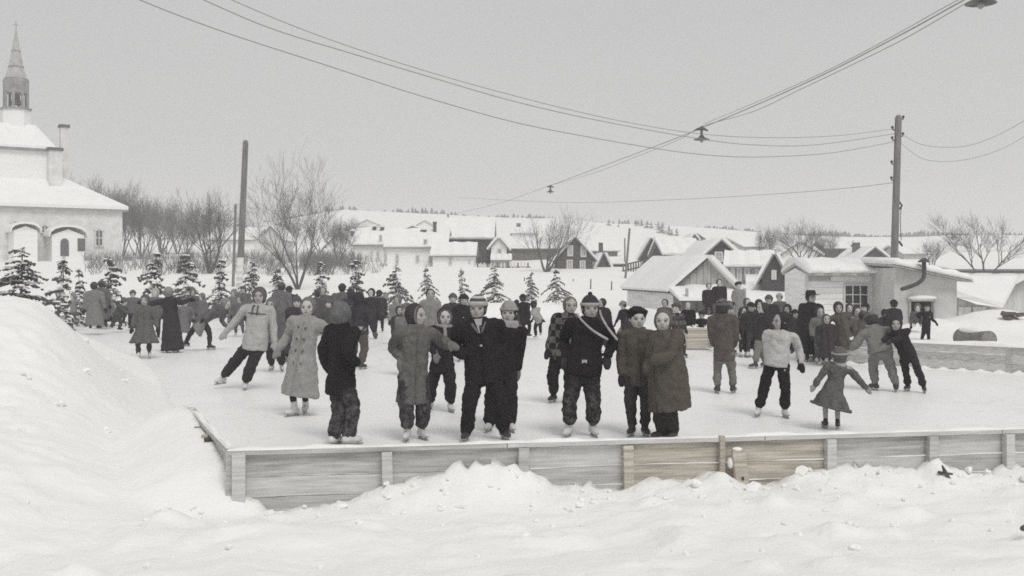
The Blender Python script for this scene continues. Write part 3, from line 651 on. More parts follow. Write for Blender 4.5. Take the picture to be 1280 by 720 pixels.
b = MB(); b.loft([octo(1.15, Z(99)), octo(.8, Z(85)), octo(.42, Z(62)), octo(.08, Z(38))]); lc(b, 'spire', mat('spire_snowy_tin', (.40, .40, .41), .25, 1.5, .6, .3))
for py, r_ in ((99, 1.25), (84, .85), (64, .5)): b = MB(); b.loft([octo(r_, Z(py+.6)), octo(r_, Z(py-.6))]); lc(b, 'spire_band', TIN)
b = MB(); b.loft([octo(.55, Z(131)), octo(.5, Z(127)), octo(.3, Z(121)), octo(.12, Z(118))]); lc(b, 'bell', BRICK)
b = MB(); b.tube([V((cxb, dbf, Z(38))), V((cxb, dbf, Z(26)))], [.05, .03], 6, 1); b.box(V((cxb, dbf, Z(31))), (.6, .06, .06)); lc(b, 'cross', TIN)
# windows, porches
def cwin(px0, px1, py0, py1, nm='window', yy=0, fr=True, m=None, arch=False, dd=dc):
    x0, x1 = C(px0, 0, dd).x, C(px1, 0, dd).x; z1, z0 = C(0, py0, dd).z, C(0, py1, dd).z
    b = MB(); f = .14; cx, cz = (x0+x1)/2, (z0+z1)/2; y = dd-.06
    b.box(V((x0-f/2, y, cz)), (f, .16, z1-z0+f)); b.box(V((x1+f/2, y, cz)), (f, .16, z1-z0+f)); b.box(V((cx, y-.01, z1+f/2)), (x1-x0+2*f+.1, .18, f)); b.box(V((cx, y-.04, z0-f/2)), (x1-x0+2*f+.1, .24, f)); b.box(V((cx, y+.01, cz)), (x1-x0, .08, .09))
    o = lc(b, nm, WHT); b = MB(); b.box(V((cx, dd-.03, cz)), (x1-x0, .05, z1-z0)); lc(b, 'pane', m or GLASS, o)
cwin(120, 122.6, 286, 305); cwin(124.6, 127.2, 286, 305); cwin(52.5, 55, 282, 289); cwin(56.5, 59, 282, 289); cwin(14.5, 18, 279, 285); cwin(19.5, 22.5, 279, 285)
def porch(px0, px1, py_e, py_r, py_b, dd, doors, lab):
    x0, x1 = C(px0, 0, dd).x, C(px1, 0, dd).x; cx = (x0+x1)/2; ze_, zr_, zb_ = C((px0+px1)/2, py_e, dd).z, C((px0+px1)/2, py_r, dd).z, C((px0+px1)/2, py_b, dd).z-.8
    b = MB(); b.loft([[V((x0+.3, y, zb_)), V((x1-.3, y, zb_)), V((x1-.3, y, ze_)), V((cx, y, zr_-.45)), V((x0+.3, y, ze_))] for y in (dd, dc-.02)]); p = lc(b, 'porch', CREAM)
    pr = []; n = 8
    for i in range(n+1):
        a = pi*i/n; pr.append((cx-(x1-x0)/2*1.02*cos(a), ze_+(zr_-ze_)*(sin(a)**.8)))
    b = MB(); b.loft([[V((x, y, z)) for x, z in pr]+[V((x*.97+cx*.03, y, z-.2)) for x, z in pr[::-1]] for y in (dd-.4, dc-.03)]); lc(b, 'porch_snow', ROOFSNOW, p)
    for (a_, b_, c_, e_) in doors:
        X0, X1, Z1, Z0 = C(a_, 0, dd).x, C(b_, 0, dd).x, C(a_, c_, dd).z, C(a_, e_, dd).z; r_ = (X1-X0)/2; cc = (X0+X1)/2
        pts = [(X0, Z0), (X1, Z0)]+[(cc+r_*cos(pi*i/6), Z1-r_+r_*sin(pi*i/6)) for i in range(7)]
        b = MB(); b.loft([[V((x, y, z)) for x, z in pts] for y in (dd-.05, dd-.005)]); lc(b, 'door', mat('porch_door', (.10, .09, .095), .2, 3), p)
porch(61, 109, 294, 281, 318, dc-3, [(75.5, 86, 298, 320)], '')
porch(13, 51, 288, 277, 318, dc-3.2, [], '')
b = MB()
x0, x1 = C(97, 0, dc-3).x, C(106.5, 0, dc-3).x; b.box(V(((x0+x1)/2, dc-3.03, C(101, 306, dc-3).z)), (x1-x0, .05, 1.3)); lc(b, 'door', mat('porch_door', (.10, .09, .095), .2, 3))

# -- village houses, (name, label ...)
H = gable_house
H('brown_house', 'dark brown gabled house with four pale windows and snow on its right roof slope', 'house', 697, 741, 341, 322, 297.5, 84, 6.5, BROWN, True, 0,
  [(.33, .92+.55, .62, 1.0), (.72, .92+.55, .62, 1.0), (.33, .42, .62, 1.05), (.72, .42, .62, 1.05)][:0], chim=[(.5, .5, .35, .5, CREAM)], over=.3, snow=.22)
def add_wins(root, w, he, lst, m=None, pane=None):
    for (x, z, ww, wh) in lst:
        b = MB(); f = .1; c = V((x, -.03, z))
        for s in (-1, 1): b.box(c+V((s*(ww/2+f/2), 0, 0)), (f, .09, wh+2*f)); b.box(c+V((0, -.004, s*(wh/2+f/2))), (ww, .1, f))
        b.box(c, (ww, .06, .05)); b.box(c+V((0, -.003, 0)), (.05, .06, wh))
        wf = b.build('window', m or WHT, root, origin=(0, 0, 0)); b = MB(); b.box(c+V((0, .015, 0)), (ww, .02, wh)); b.build('pane', pane or GLASS, wf, origin=(0, 0, 0))
CURT = mat('curtained_pane', (.42, .42, .42), .2, 3, .4, 0)
bh = [o for o in COL.objects if o.name == 'brown_house'][0]
u = 84/F
def rel(root, px, py): return (P(px, py, root.location.y).x-root.location.x, P(px, py, root.location.y).z-root.location.z)
def wpx(root, lst, m=None, pane=None):
    out = []
    for (px0, px1, py0, py1) in lst:
        x0, z1 = rel(root, px0, py0); x1, z0 = rel(root, px1, py1); out.append(((x0+x1)/2, (z0+z1)/2, x1-x0-.15, z1-z0-.15))
    add_wins(root, 0, 0, out, m, pane)
wpx(bh, [(709.5, 716, 307, 320), (726, 732.5, 307.5, 321), (708.5, 715.5, 325, 337.5), (725, 731.5, 326, 338.5)], WHT, CURT)
r_, *_ = H('small_dark_house', 'small dark gabled outbuilding right of the brown house, with a tall chimney behind', 'outbuilding', 747, 762, 341, 333, 317, 88, 5, BROWN, True, 0, over=.25, snow=.25)
b = MB(); c = P(751, 309, 92)-r_.location; b.box(V((c.x, c.y, c.z-.9)), (.36, .36, 2.6)); b.build('chimney', BRICK, r_, origin=(0, 0, 0))
H('brown_annex', 'low brown annex between the dark outbuilding and the utility pole', 'annex', 762, 778, 342, 331, 327, 89, 5, BROWN, False, 0, over=.2, snow=.25)
# white farmhouse cluster
r_, *_ = H('white_farmhouse', 'tall white farmhouse with a snowy roof and dark chimneys, left of the dark barn', 'house', 484, 556, 338, 309, 289, 92, 8, CREAM, False, 0, over=.3, snow=.3, chim=[(.58, .4, .45, .1, BRICK)])
wpx(r_, [(494.5, 498.5, 318, 330), (529.5, 534, 299, 308), (520, 524, 319, 328), (536, 540.5, 320, 329)], WHT)
r_, *_ = H('white_farm_wing', 'low white wing with two small windows against the right end of the farmhouse', 'house', 541, 592, 338, 320, 306, 88, 6, CREAM, False, 0, over=.25, snow=.28)
wpx(r_, [(561, 565, 323, 330.5), (586, 588, 325.5, 328.5)], WHT)
ck = MB(); c = P(543.5, 286, 95); ck.box(c+V((0, 0, -.2)), (.3, .3, 1.5)); ck.box(c+V((0, 0, .58)), (.38, .38, .12))
ck.build('chimney', BRICK, r_)
r_, *_ = H('dark_barn', 'dark board barn with a long snow roof, behind the white wing', 'barn', 552, 613, 336, 298, 276, 97, 12, DARK, False, 0, over=.4, snow=.35)
r_, *_ = H('white_cottage', 'small white cottage with a picket fence, right of the dark barn', 'cottage', 614, 633, 337, 309, 298, 93, 6, CREAM, True, 0, over=.25, snow=.25)
wpx(r_, [(622, 627, 311, 317)], WHT)
r_, *_ = H('porch_house', 'white cottage porch with a thick cap of snow in front of the cottage', 'porch', 616, 637, 337, 326, 321, 90, 3, GREYW, False, 0, over=.2, snow=.3)
H('brown_roofed_barn', 'long low brown barn behind the bare tree left of the brown house', 'barn', 629, 696, 333, 311, 300, 110, 8, mat('brown_barn_boards', (.16, .13, .10), .25, 2), False, 0, over=.3, snow=.1)
r_, *_ = H('far_left_house', 'faint white house with twin dark chimneys left of the farmhouse', 'house', 443, 480, 336, 306, 288, 100, 7, CREAM, False, 0, over=.3, snow=.3, chim=[(.55, .4, .34, .35, BRICK), (.82, .4, .34, .3, BRICK)])
wpx(r_, [(447, 449.5, 317, 326), (463, 466, 314, 326), (471, 474, 314, 326), (474, 477.5, 294, 302)], WHT)
r_, *_ = H('white_gable_house', 'faint white gabled house between the big bare tree and the farmhouse', 'house', 408, 442, 334, 307, 290, 115, 7, CREAM, True, 0, over=.3, snow=.3, chim=[(.8, .5, .5, .2, BRICK)])
wpx(r_, [(415, 418, 312, 320), (430, 433, 312, 320)], WHT)
r_, *_ = H('long_white_barn', 'long pale barn behind the left utility pole', 'barn', 262, 318, 325, 300, 287, 125, 8, CREAM, False, 0, over=.3, snow=.35)
wpx(r_, [(285, 288, 306, 314), (300, 303, 306, 314)], WHT)
r_, *_ = H('faint_grey_house', 'faint grey house in the haze right of the left utility pole', 'house', 325, 352, 325, 298, 283, 130, 7, PALE, True, 0, over=.3, snow=.3)
wpx(r_, [(331, 334, 303, 310), (342, 345, 303, 310)], WHT)
# right of centre
r_, *_ = H('gable_front_house', 'dark gabled house front with one pale window, behind the plank shed roof', 'house', 802, 829, 338, 319, 298, 92, 9, DARK, True, R(-28), over=.3, snow=.35)
wpx(r_, [(813, 819, 310, 318)], WHT, CURT)
r_, *_ = H('big_gable_house', 'large dark grey gabled house with one pale attic window, above the plank shed', 'house', 880, 922, 345, 320, 301, 72, 9, DARK, True, 0, over=.35, snow=.3)
wpx(r_, [(893.5, 903, 315, 327)], WHT, CURT); wpx(r_, [(903, 909, 334, 346)], WHT)
b = MB(); c = P(913.5, 308, 74)-r_.location; b.box(V((c.x, c.y, c.z-1.0)), (.3, .3, 2.6)); b.build('chimney', BRICK, r_, origin=(0, 0, 0))
r_, *_ = H('left_gable_wing', 'snow roofed wing between the two dark gables above the shed', 'house', 832, 876, 340, 319, 302, 80, 8, DARK, False, 0, over=.3, snow=.35)
r_, *_ = H('windowed_house', 'grey house with a row of tall windows, left of the steep dark gable', 'house', 911, 962, 372, 334, 318, 62, 7, mat('light_grey_siding', (.36, .355, .35), .15, 2), False, R(-13), over=.3, snow=.3)
wpx(r_, [(914.5, 918.5, 335.5, 350), (922, 927, 335.5, 351), (931, 936.5, 335.5, 350), (944, 948.5, 336, 350)], WHT)
wpx(r_, [(945, 951, 362, 371)], WHT)
b = MB(); rr = r_; z1 = P(0, 352, 61).z-rr.location.z
b.loft([[V((x, -.02, z1+.15)), V((x, -1.6, z1-.22)), V((x, -1.6, z1)), V((x, -.02, z1+.45))] for x in (-.2, 1.1, 2.4)]); b.build('porch_snow', ROOFSNOW, rr, origin=(0, 0, 0))
r_, *_ = H('steep_gable_house', 'narrow steep dark gabled house beside the workshop snow pile', 'house', 953, 983, 385, 346, 318, 56, 5, DARK, True, R(-14.5), over=.25, snow=.2)
wpx(r_, [(965, 970, 338, 349)], WHT)
r_, *_ = H('far_white_house', 'white house with a broad snowy roof behind the bare trees, above the workshop', 'house', 978, 1022, 335, 317, 303, 92, 8, CREAM, True, 0, over=.4, snow=.35)
wpx(r_, [(987, 989.5, 322, 330), (995, 998, 322, 330), (1006, 1009, 322, 330)], WHT)
H('low_dark_roof_house', 'dark house with a snow roof between the bare trees and the pole', 'house', 1034, 1062, 322, 311, 304, 120, 7, DARK, False, 0, over=.3, snow=.2)
r_, *_ = H('dark_gable_far_house', 'far dark gabled house left of the pole top of the workshop roof', 'house', 1080, 1106, 325, 320, 310, 100, 7, DARK, True, 0, over=.3, snow=.25, chim=[(.2, .5, .6, .6, BRICK)])
H('far_tent_gable', 'tiny far dark gable on the slope between the bare trees at the right', 'house', 1197, 1212, 327, 326, 318, 150, 7, DARK, True, 0, over=.3, snow=.25)
H('long_grey_shed', 'long low grey building with a flat snowy roof behind the cabins at the right', 'building', 1190, 1300, 353, 338, 335, 75, 6, mat('slate_grey_wall', (.19, .19, .19), .2, 2), False, 0, over=.2, snow=.15)
for i, (px0, px1, py, dd, lab) in enumerate([(448, 470, 283, 210, 'tiny white farmhouse high on the hill above the twin chimneys'), (522, 540, 284, 215, 'tiny farmhouse on the hill above the white farmhouse'), (864, 872, 301, 170, 'small dark gabled house on the hill right of the fir cluster'), (1150, 1168, 321, 160, 'small pale house on the slope just right of the right pole'), (1246, 1262, 322, 170, 'small pale house on the slope at the far right')]):
    H('hill_house', lab, 'house', px0, px1, py+3, py-3, py-8, dd, 7, CREAM if i != 2 else DARK, True, 0, over=.3, snow=.3)

H('dark_cottage', 'low dark cottage above the ridge of the plank shed', 'cottage', 842, 870, 321, 311, 303, 112, 7, DARK, False, 0, over=.3, snow=.3)
H('pale_cottage', 'pale cottage with a dark eave, up the slope left of the far white house', 'cottage', 930, 968, 318, 309, 300, 104, 7, PALE, False, R(12), over=.4, snow=.25)
H('dark_hill_house', 'dark house high on the slope above the dark cottage', 'house', 862, 880, 304, 298, 292, 190, 8, DARK, True, 0, over=.3, snow=.3)
H('grey_barn', 'grey barn left of the slender leaning pole, up the slope', 'barn', 738, 772, 322, 314, 305, 130, 8, mat('brown_barn_boards', (.16, .13, .10), .25, 2), False, 0, over=.3, snow=.3)
H('white_hill_house', 'white house up the slope above the brown barn', 'house', 640, 668, 300, 292, 285, 170, 8, CREAM, False, 0, over=.3, snow=.3, chim=[(.3, .5, .7, .8, BRICK)])
H('dark_row_house', 'dark row house right of the twin chimneys, behind the farmhouse', 'house', 500, 532, 300, 290, 283, 150, 8, mat('light_grey_siding', (.36, .355, .35), .15, 2), True, 0, over=.3, snow=.3)
H('far_dark_shed', 'small dark shed on the slope left of the tall pole', 'shed', 1058, 1074, 318, 311, 305, 130, 6, DARK, True, 0, over=.3, snow=.3)
H('far_grey_house', 'grey house with a snow roof behind the pale house front, right of the lean-to roof', 'house', 1130, 1158, 328, 318, 309, 115, 8, PALE, False, 0, over=.3, snow=.3)
# picket fence near pole
fe = empty('picket_fence', P(798, 345, 78), 'dark picket fence left of the plank shed roof', 'fence')
b = MB(); 
for i in range(13):
    c = P(779+3.2*i, 345-i*.75, 78); b = MB(); b.box(c+V((0, 0, .1)), (.10, .05, 1.5)); b.build('picket', WD, fe)
b = MB(); a_, e_ = P(778, 339, 78), P(820, 329, 78); b.tube([a_+V((0, .05, 0)), e_+V((0, .05, 0))], [.05, .05], 4, 1); b.tube([a_+V((0, .05, .45)), e_+V((0, .05, .45))], [.05, .05], 4, 1); b.build('rail', WD, fe)
fe = empty('white_fence', P(610, 339, 86), 'low pale picket fence in front of the dark barn and cottage', 'fence')
for i in range(16):
    c = P(597+4.2*i, 336, 86); b = MB(); b.box(c+V((0, 0, 0)), (.12, .05, 1.0)); b.build('picket', PALE if i % 3 else WD, fe)
b = MB(); a_, e_ = P(596, 334, 86), P(663, 334, 86); b.tube([a_+V((0, .05, 0)), e_+V((0, .05, 0))], [.05, .05], 4, 1); b.build('rail', WD, fe)
for px, y0, y1, dd in ((716, 349, 357, 66), (738, 349, 363, 58), (764, 352, 365, 57), (655, 347, 356, 66)):
    b = MB(); c = P(px, y1, dd); b.tube([c+V((0, 0, -.4)), P(px+.6, y0, dd)], [.045, .035], 6, 1)
    tag(b.build('field_stake', WD, None, origin=c), {716: 'short thin stake in the snow field below the brown house', 738: 'thin stake in the snow field above the plaid boy', 764: 'rightmost stake in the snow field left of the plank shed', 655: 'faint thin stake in the snow field below the bare tree'}[px], 'stake', 'stakes in the snow field')

# crate among the spectators
c = P(870, 434, 25.6); cr_ = empty('wooden_crate', c, 'tan wooden crate standing on the ice edge behind the woman in brown', 'crate', rz=0)
for i in range(4): b = MB(); b.box(V((0, -.28+.002*i, .055+.11*i)), (.68, .02, .104)); b.build('plank', WT, cr_, origin=(0, 0, 0))
for i in range(4):
    for s in (-1, 1): b = MB(); b.box(V((s*.35, 0, .055+.11*i)), (.02, .54, .104)); b.build('plank', WT2, cr_, origin=(0, 0, 0))
b = MB(); b.box(V((0, 0, .445)), (.72, .6, .02)); b.build('lid', WT, cr_, origin=(0, 0, 0))
for s in (-1, 1): b = MB(); b.box(V((s*.3, -.3, .22)), (.06, .02, .44)); b.build('batten', WT2, cr_, origin=(0, 0, 0))
# ice blocks or small dark heap on the ledge at right
b = MB(); c = P(1262, 414, 30); c.z = gz(c.x, 30)+.06
for i in range(5): q0 = c+V((rng.uniform(-.3, .3), rng.uniform(-.1, .1), rng.uniform(-.05, .1))); b.tube([q0, q0+V((rng.uniform(-.4, .4), 0, rng.uniform(-.15, .1)))], [.07, .05], 6, 1)
tag(b.build('firewood', mat('bark', (.13, .10, .085), .4, 9), None, origin=c), 'few dark logs poking out of a snow ledge at the far right', 'firewood')
AX = (V((1, 0, 0)), V((0, 1, 0)), V((0, 0, 1)))
# ================================================================ poles, wires, lamps
POLE = mat('pole_wood', (.21, .195, .185), .35, 3, .9, .5, 20, .01, sc=(6, 6, .5))
def pole(label, x, y, d, pts, r0_, r1_, name='utility_pole', snow=None, gear=False):
    b0 = P(*pts[0], d); b0.z = gz(b0.x, d)
    root = empty(name, b0, label, 'pole')
    b = MB(); b.tube([b0-V((0, 0, .5))]+[P(*q, d) for q in pts[1:]], [r0_]+[r1_]*(len(pts)-1), 12, 1, cap=True); b.build('shaft', POLE, root)
    if snow:
        b = MB(); rings = []
        p0, p1 = P(*snow[0], d), P(*snow[1], d)
        for i in range(25):
            t = i/24; c = p0.lerp(p1, t); wv = .8+.25*sin(i*1.9)+.2*sin(i*4.1); rr = r0_*1.04
            rings.append([c+V((rr*sin(a)*1.0, -rr*cos(a)*1.0-(.04*wv if abs(a) < 1.25 else 0), 0)) for a in [(-1.35+2.7*k/8)*min(1, .55+.45*wv) for k in range(9)]]+[c+V((0, -.02, 0))])
        b.loft(rings); b.build('stuck_snow', SNOW, root)
    if gear:
        for py, s in ((150, 1), (163, -1), (171, 1), (176, -1), (206, -1), (226, -1)):
            c = P(pts[-1][0]+(226-146)*0, py, d); b = MB(); c = P(1122.5-(py-146)*.02, py, d); b.tube([c, c+V((s*.16, 0, .02)), c+V((s*.17, 0, .08))], [.02, .02, .025], 6, 1); b.ell(c+V((s*.17, 0, .1)), AX, (.045, .045, .05), 8, 6); b.build('insulator', PIPE, root)
        b = MB(); b.tube([P(1127, 257, d), P(1125.5, 275, d), P(1126.5, 300, d)], [.012]*3, 5, 3); b.tube([P(1124, 252, d), P(1127.5, 257, d), P(1124, 262, d)], [.03]*3, 6, 1); b.tube([P(1124, 302, d), P(1127.5, 307, d)], [.035]*2, 6, 1); b.build('conduit', PIPE, root)
    return root
pole('tall weathered pole with insulators standing in front of the white workshop', 0, 0, 33, [(1115, 412), (1123, 147)], .125, .105, gear=True, snow=((1116.5, 398), (1119.3, 330)))
pole('bare pole without crossarm left of the big bare tree', 0, 0, 44, [(298, 396), (307, 178)], .15, .12, snow=((299, 380), (301, 322)))
pole('thin dark pole just left of the bare pole, half its height', 0, 0, 60, [(291, 345), (294.5, 256)], .09, .07)
pole('slender leaning pole right of the brown house', 0, 0, 70, [(781, 345), (787, 286)], .085, .07)
pole('small far pole where the lamp cables end behind the white farmhouse', 0, 0, 105, [(562, 330), (560, 268)], .09, .08)
pole('short post between the slender leaning pole and the outbuilding', 0, 0, 90, [(781, 318), (781, 298)], .07, .06, name='far_post')
WIRE = mat('wire', (.30, .30, .30), .1, 1, .6, 0)
def on_line(px, A, B):
    k = (px-640)/F; dx, dy = B[0]-A[0], B[1]-A[1]; t = (k*A[1]-A[0])/(dx-k*dy); return A[1]+dy*t
def wire(label, pts, A, B, r_=.014, group='power wires over the rink'):
    q = [P(px, py, on_line(px, A, B)) for px, py in pts]
    b = MB(); b.tube(q, [r_*.8]*len(q), 6, 6, cap=False); o = b.build('overhead_wire', WIRE, None, origin=q[0], smooth=True)
    tag(o, label, 'wire', group); return o
PT = (P(1121, 165, 33).x, 33.0)
A1 = (-7.6, 16.5)
wire('lowest of the three wires sweeping down from the top left to the tall pole', [(60, -52), (175, 0), (280, 40), (400, 79), (520, 118), (640, 152), (740, 172), (835, 188), (900, 195), (960, 196), (1040, 191), (1119, 177)], A1, PT, .012)
wire('middle of the three wires sweeping from the top left to the tall pole', [(130, -57), (255, 0), (340, 36), (440, 67), (540, 97), (640, 126), (740, 149), (865, 172), (940, 181), (1020, 181), (1119, 167)], A1, PT, .012)
wire('topmost of the three wires sweeping from the top left to the tall pole', [(160, -62), (290, 0), (400, 45), (520, 85), (640, 119), (760, 148), (865, 166), (950, 172), (1040, 170), (1119, 161)], A1, PT, .010)
wire('thin wire from the tall pole to the left below the lamps', [(575, 247), (700, 253), (830, 250), (960, 243), (1060, 235), (1119, 228)], (P(575, 0, 75).x, 75.0), PT, .011)
PR = (17.0, 27.0)
wire('upper wire from the tall pole sagging off to the right', [(1123, 165), (1150, 180), (1180, 184), (1210, 182), (1245, 170), (1285, 148), (1320, 125)], PT, PR, .009)
wire('lower wire from the tall pole sagging off to the right', [(1123, 176), (1150, 197), (1180, 202), (1215, 198), (1250, 187), (1285, 168), (1320, 145)], PT, PR, .008)
LA, LB = (6.98, 15.5), (1.99, 55.0)
wire('main cable carrying the hanging lamps from the top right down to the far pole', [(1300, -52), (1205, 0), (1110, 52), (1000, 107), (877, 160), (800, 190), (687, 232), (620, 255), (562, 269)], LA, (.0, 70.8), .016, 'cables of the hanging lamps')
wire('second cable just under the lamp cable, sagging between lamps', [(1310, -48), (1215, 0), (1120, 54), (1000, 112), (940, 140), (877, 158), (850, 174), (800, 194), (740, 217), (687, 232)], (7.1, 15.5), (2.05, 55.0), .010, 'cables of the hanging lamps')
wire('thinner feeder cable lying against the lamp cable near the top right', [(1290, -45), (1190, 4), (1100, 54), (1000, 104), (880, 155)], (6.9, 15.5), (5.6, 29.0), .009, 'cables of the hanging lamps')
LAMP = mat('lamp_enamel', (.12, .12, .12), .3, 5, .5, .2); BULB = mat('bulb_glass', (.35, .35, .33), .1, 3, .15, 0)
def lamp(px, py, d, label, s=1):
    c = P(px, py, d); root = empty('hanging_lamp', c, label, 'lamp', 'lamps hung over the rink')
    b = MB(); b.tube([c+V((0, 0, .05)), c+V((0, 0, -.22))], [.035*s, .035*s], 8, 1); b.build('stem', LAMP, root)
    b = MB(); b.tube([c+V((-.17, 0, -.03)), c+V((-.05, 0, -.0)), c+V((.05, 0, -.0)), c+V((.17, 0, -.05))], [.022, .045, .045, .022], 8, 2); b.ell(c+V((.02, 0, .03)), AX, (.05, .05, .05)); b.build('cable_clamp', LAMP, root)
    b = MB(); pr = [(.03, -.16), (.06, -.20), (.10, -.245), (.21, -.29), (.225, -.305), (.20, -.30), (.09, -.26), (.045, -.22)]
    b.loft([[c+V((r_*cos(2*pi*a/20), r_*sin(2*pi*a/20), z_)) for a in range(20)] for r_, z_ in pr]); sh_ = b.build('shade', LAMP, root, smooth=True)
    b = MB(); b.ell(c+V((0, 0, -.325)), AX, (.05, .05, .065)); b.build('bulb', BULB, root, smooth=True)
lamp(877, 161, 28.96, 'nearer of the two complete hanging lamps, just left of the tall pole')
lamp(688, 233, 55.0, 'farther small hanging lamp above the brown house', 1.3)
lamp(1226, -21, 15.5, 'hanging lamp cut off by the top edge at the right')

# ================================================================ bare trees
BARK = mat('tree_bark', (.12, .11, .105), .3, 4, .95, .5, 20, .01, sc=(4, 4, 1))
TWIG = mat('twig_bark', (.15, .135, .13), .2, 4, .95, 0)
def bare_mesh(seed, H_, spread, stems, twl=4, lean=0, thick=1, fork=.2, upw=.35, ks=(4, 5, 5, 4, 3), L0=(.40, .5)):
    r = random.Random(seed); tr = MB(); tw = MB()
    def grow_(p, d_, L, rad, lv):
        n = 4 if lv < 3 else 3; pts = [p]; rr = [rad]; q = p.copy(); dd = d_.copy()
        for i in range(n):
            dd = (dd+V((r.uniform(-1, 1), r.uniform(-1, 1), r.uniform(-.3, .8)*upw))*.16).normalized(); q = q+dd*(L/n); pts.append(q.copy()); rr.append(rad*(1-.55*(i+1)/n))
        (tr if lv < 2 else tw).tube(pts, rr, 7 if lv < 1 else 5 if lv < 2 else 3, 1, cap=False)
        if lv >= twl: return
        k = ks[lv]+(1 if not lv else 0)
        for j in range(k):
            t = r.uniform(.3 if lv else .45, 1) if j else 1.0; i = min(n-1, int(t*n)); f = t*n-i; pp = pts[i].lerp(pts[i+1], min(1, f)); ra = rr[i]*.62
            az = r.uniform(0, 2*pi); an = r.uniform(.3, .75) if j else r.uniform(.05, .25)
            pe = dd.cross(V((cos(az), sin(az), .3))).normalized(); nd = (dd*cos(an)+pe*sin(an)); nd.z += .12; nd.normalize()
            grow_(pp, nd, L*r.uniform(.5, .78), max(ra, .0115), lv+1)
    for i in range(stems):
        az = 2*pi*i/stems+r.uniform(-.3, .3); an = spread*r.uniform(.6, 1.15) if stems > 1 else .04
        d_ = V((cos(az)*sin(an)+lean, sin(az)*sin(an), cos(an))).normalized(); b0 = V((cos(az), sin(az), 0))*(.12*thick if stems > 1 else 0)
        grow_(b0, d_, H_*r.uniform(*L0), .016*H_*thick*(1 if stems > 1 else 1.35), 0)
    return tr, tw
_tp = {}
def bare_tree(key, label, px, base_py, top_py, d, group=None, rz=0, sx=1, **kw):
    b0 = P(px, base_py, d); b0.z = gz(b0.x, d)-.05; Hh = P(0, top_py, d).z-b0.z
    root = empty('bare_tree', b0, label, 'tree', group, rz)
    if key not in _tp:
        tr, tw = bare_mesh(H_=10, **kw)
        a = tr.build('trunk', BARK, root, origin=(0, 0, 0)); c = tw.build('crown', TWIG, root, origin=(0, 0, 0))
        zm = max(v[2] for v in tw.v); _tp[key] = (a.data, c.data, zm)
    else:
        for nm, dt in (('trunk', _tp[key][0]), ('crown', _tp[key][1])):
            o = bpy.data.objects.new(nm, dt); COL.objects.link(o); o.parent = root
    s = Hh/_tp[key][2]; root.scale = (s*sx, s*sx, s)
    return root
bare_tree('big', 'big multi-stemmed bare tree with a fan of twigs, right of the bare left pole', 372, 358, 174, 58, seed=11, spread=.40, stems=6, ks=(3, 4, 4, 3, 2), twl=5, L0=(.58, .68), thick=.8, rz=.4, sx=1.05)
bare_tree('white', 'bare tree with a pale forked trunk left of the brown house', 683, 343, 252, 78, seed=5, spread=.48, stems=4, twl=5, ks=(3, 4, 4, 3, 2), thick=1.25, sx=1.1)
bare_tree('a', 'rounded bare tree between the wood and the bare left pole', 262, 335, 228, 75, seed=21, spread=.4, stems=5, twl=4, sx=1.0)
bare_tree('b', 'bare spreading tree at the right beyond the lean-to', 1232, 345, 258, 66, seed=33, spread=.62, stems=3, twl=4, sx=1.25, thick=.8)
bare_tree('c', 'bushy bare tree above the workshop roof', 1003, 325, 268, 85, seed=8, spread=.5, stems=5, twl=4, sx=1.3)
bare_tree('a', 'thin bare tree left of the bushy bare tree above the workshop', 957, 322, 276, 90, rz=2, sx=.8)
bare_tree('b', 'slim bare tree right of the bushy bare tree above the workshop', 1033, 325, 282, 92, rz=1, sx=.8)
bare_tree('c', 'small bare tree between the tall pole and the spreading tree', 1165, 335, 292, 80, rz=1.5, sx=.9)
bare_tree('a', 'small bare tree behind the left gable house, near the big bare tree', 425, 325, 268, 95, rz=3, sx=1)
rt = random.Random(2)
for i in range(12):
    px = 112+i*11+rt.uniform(-3, 3); d_ = rt.uniform(120, 150)
    bare_tree(('a', 'b', 'c', 'big')[i % 4], 'bare tree of the grey wood beside the church', px, 320, 214+rt.uniform(-4, 16)+i*2.6, d_, 'bare trees of the wood beside the church', rz=rt.uniform(0, 6), sx=rt.uniform(.65, 1.05))
for i in range(7):
    bare_tree(('a', 'c')[i % 2], 'low bare tree in the haze between the church wood and the farmhouse', 228+i*34+rt.uniform(-8, 8), 318, 272+rt.uniform(-8, 8), rt.uniform(120, 160), 'low bare trees in the haze at the left', rz=rt.uniform(0, 6), sx=1.1)

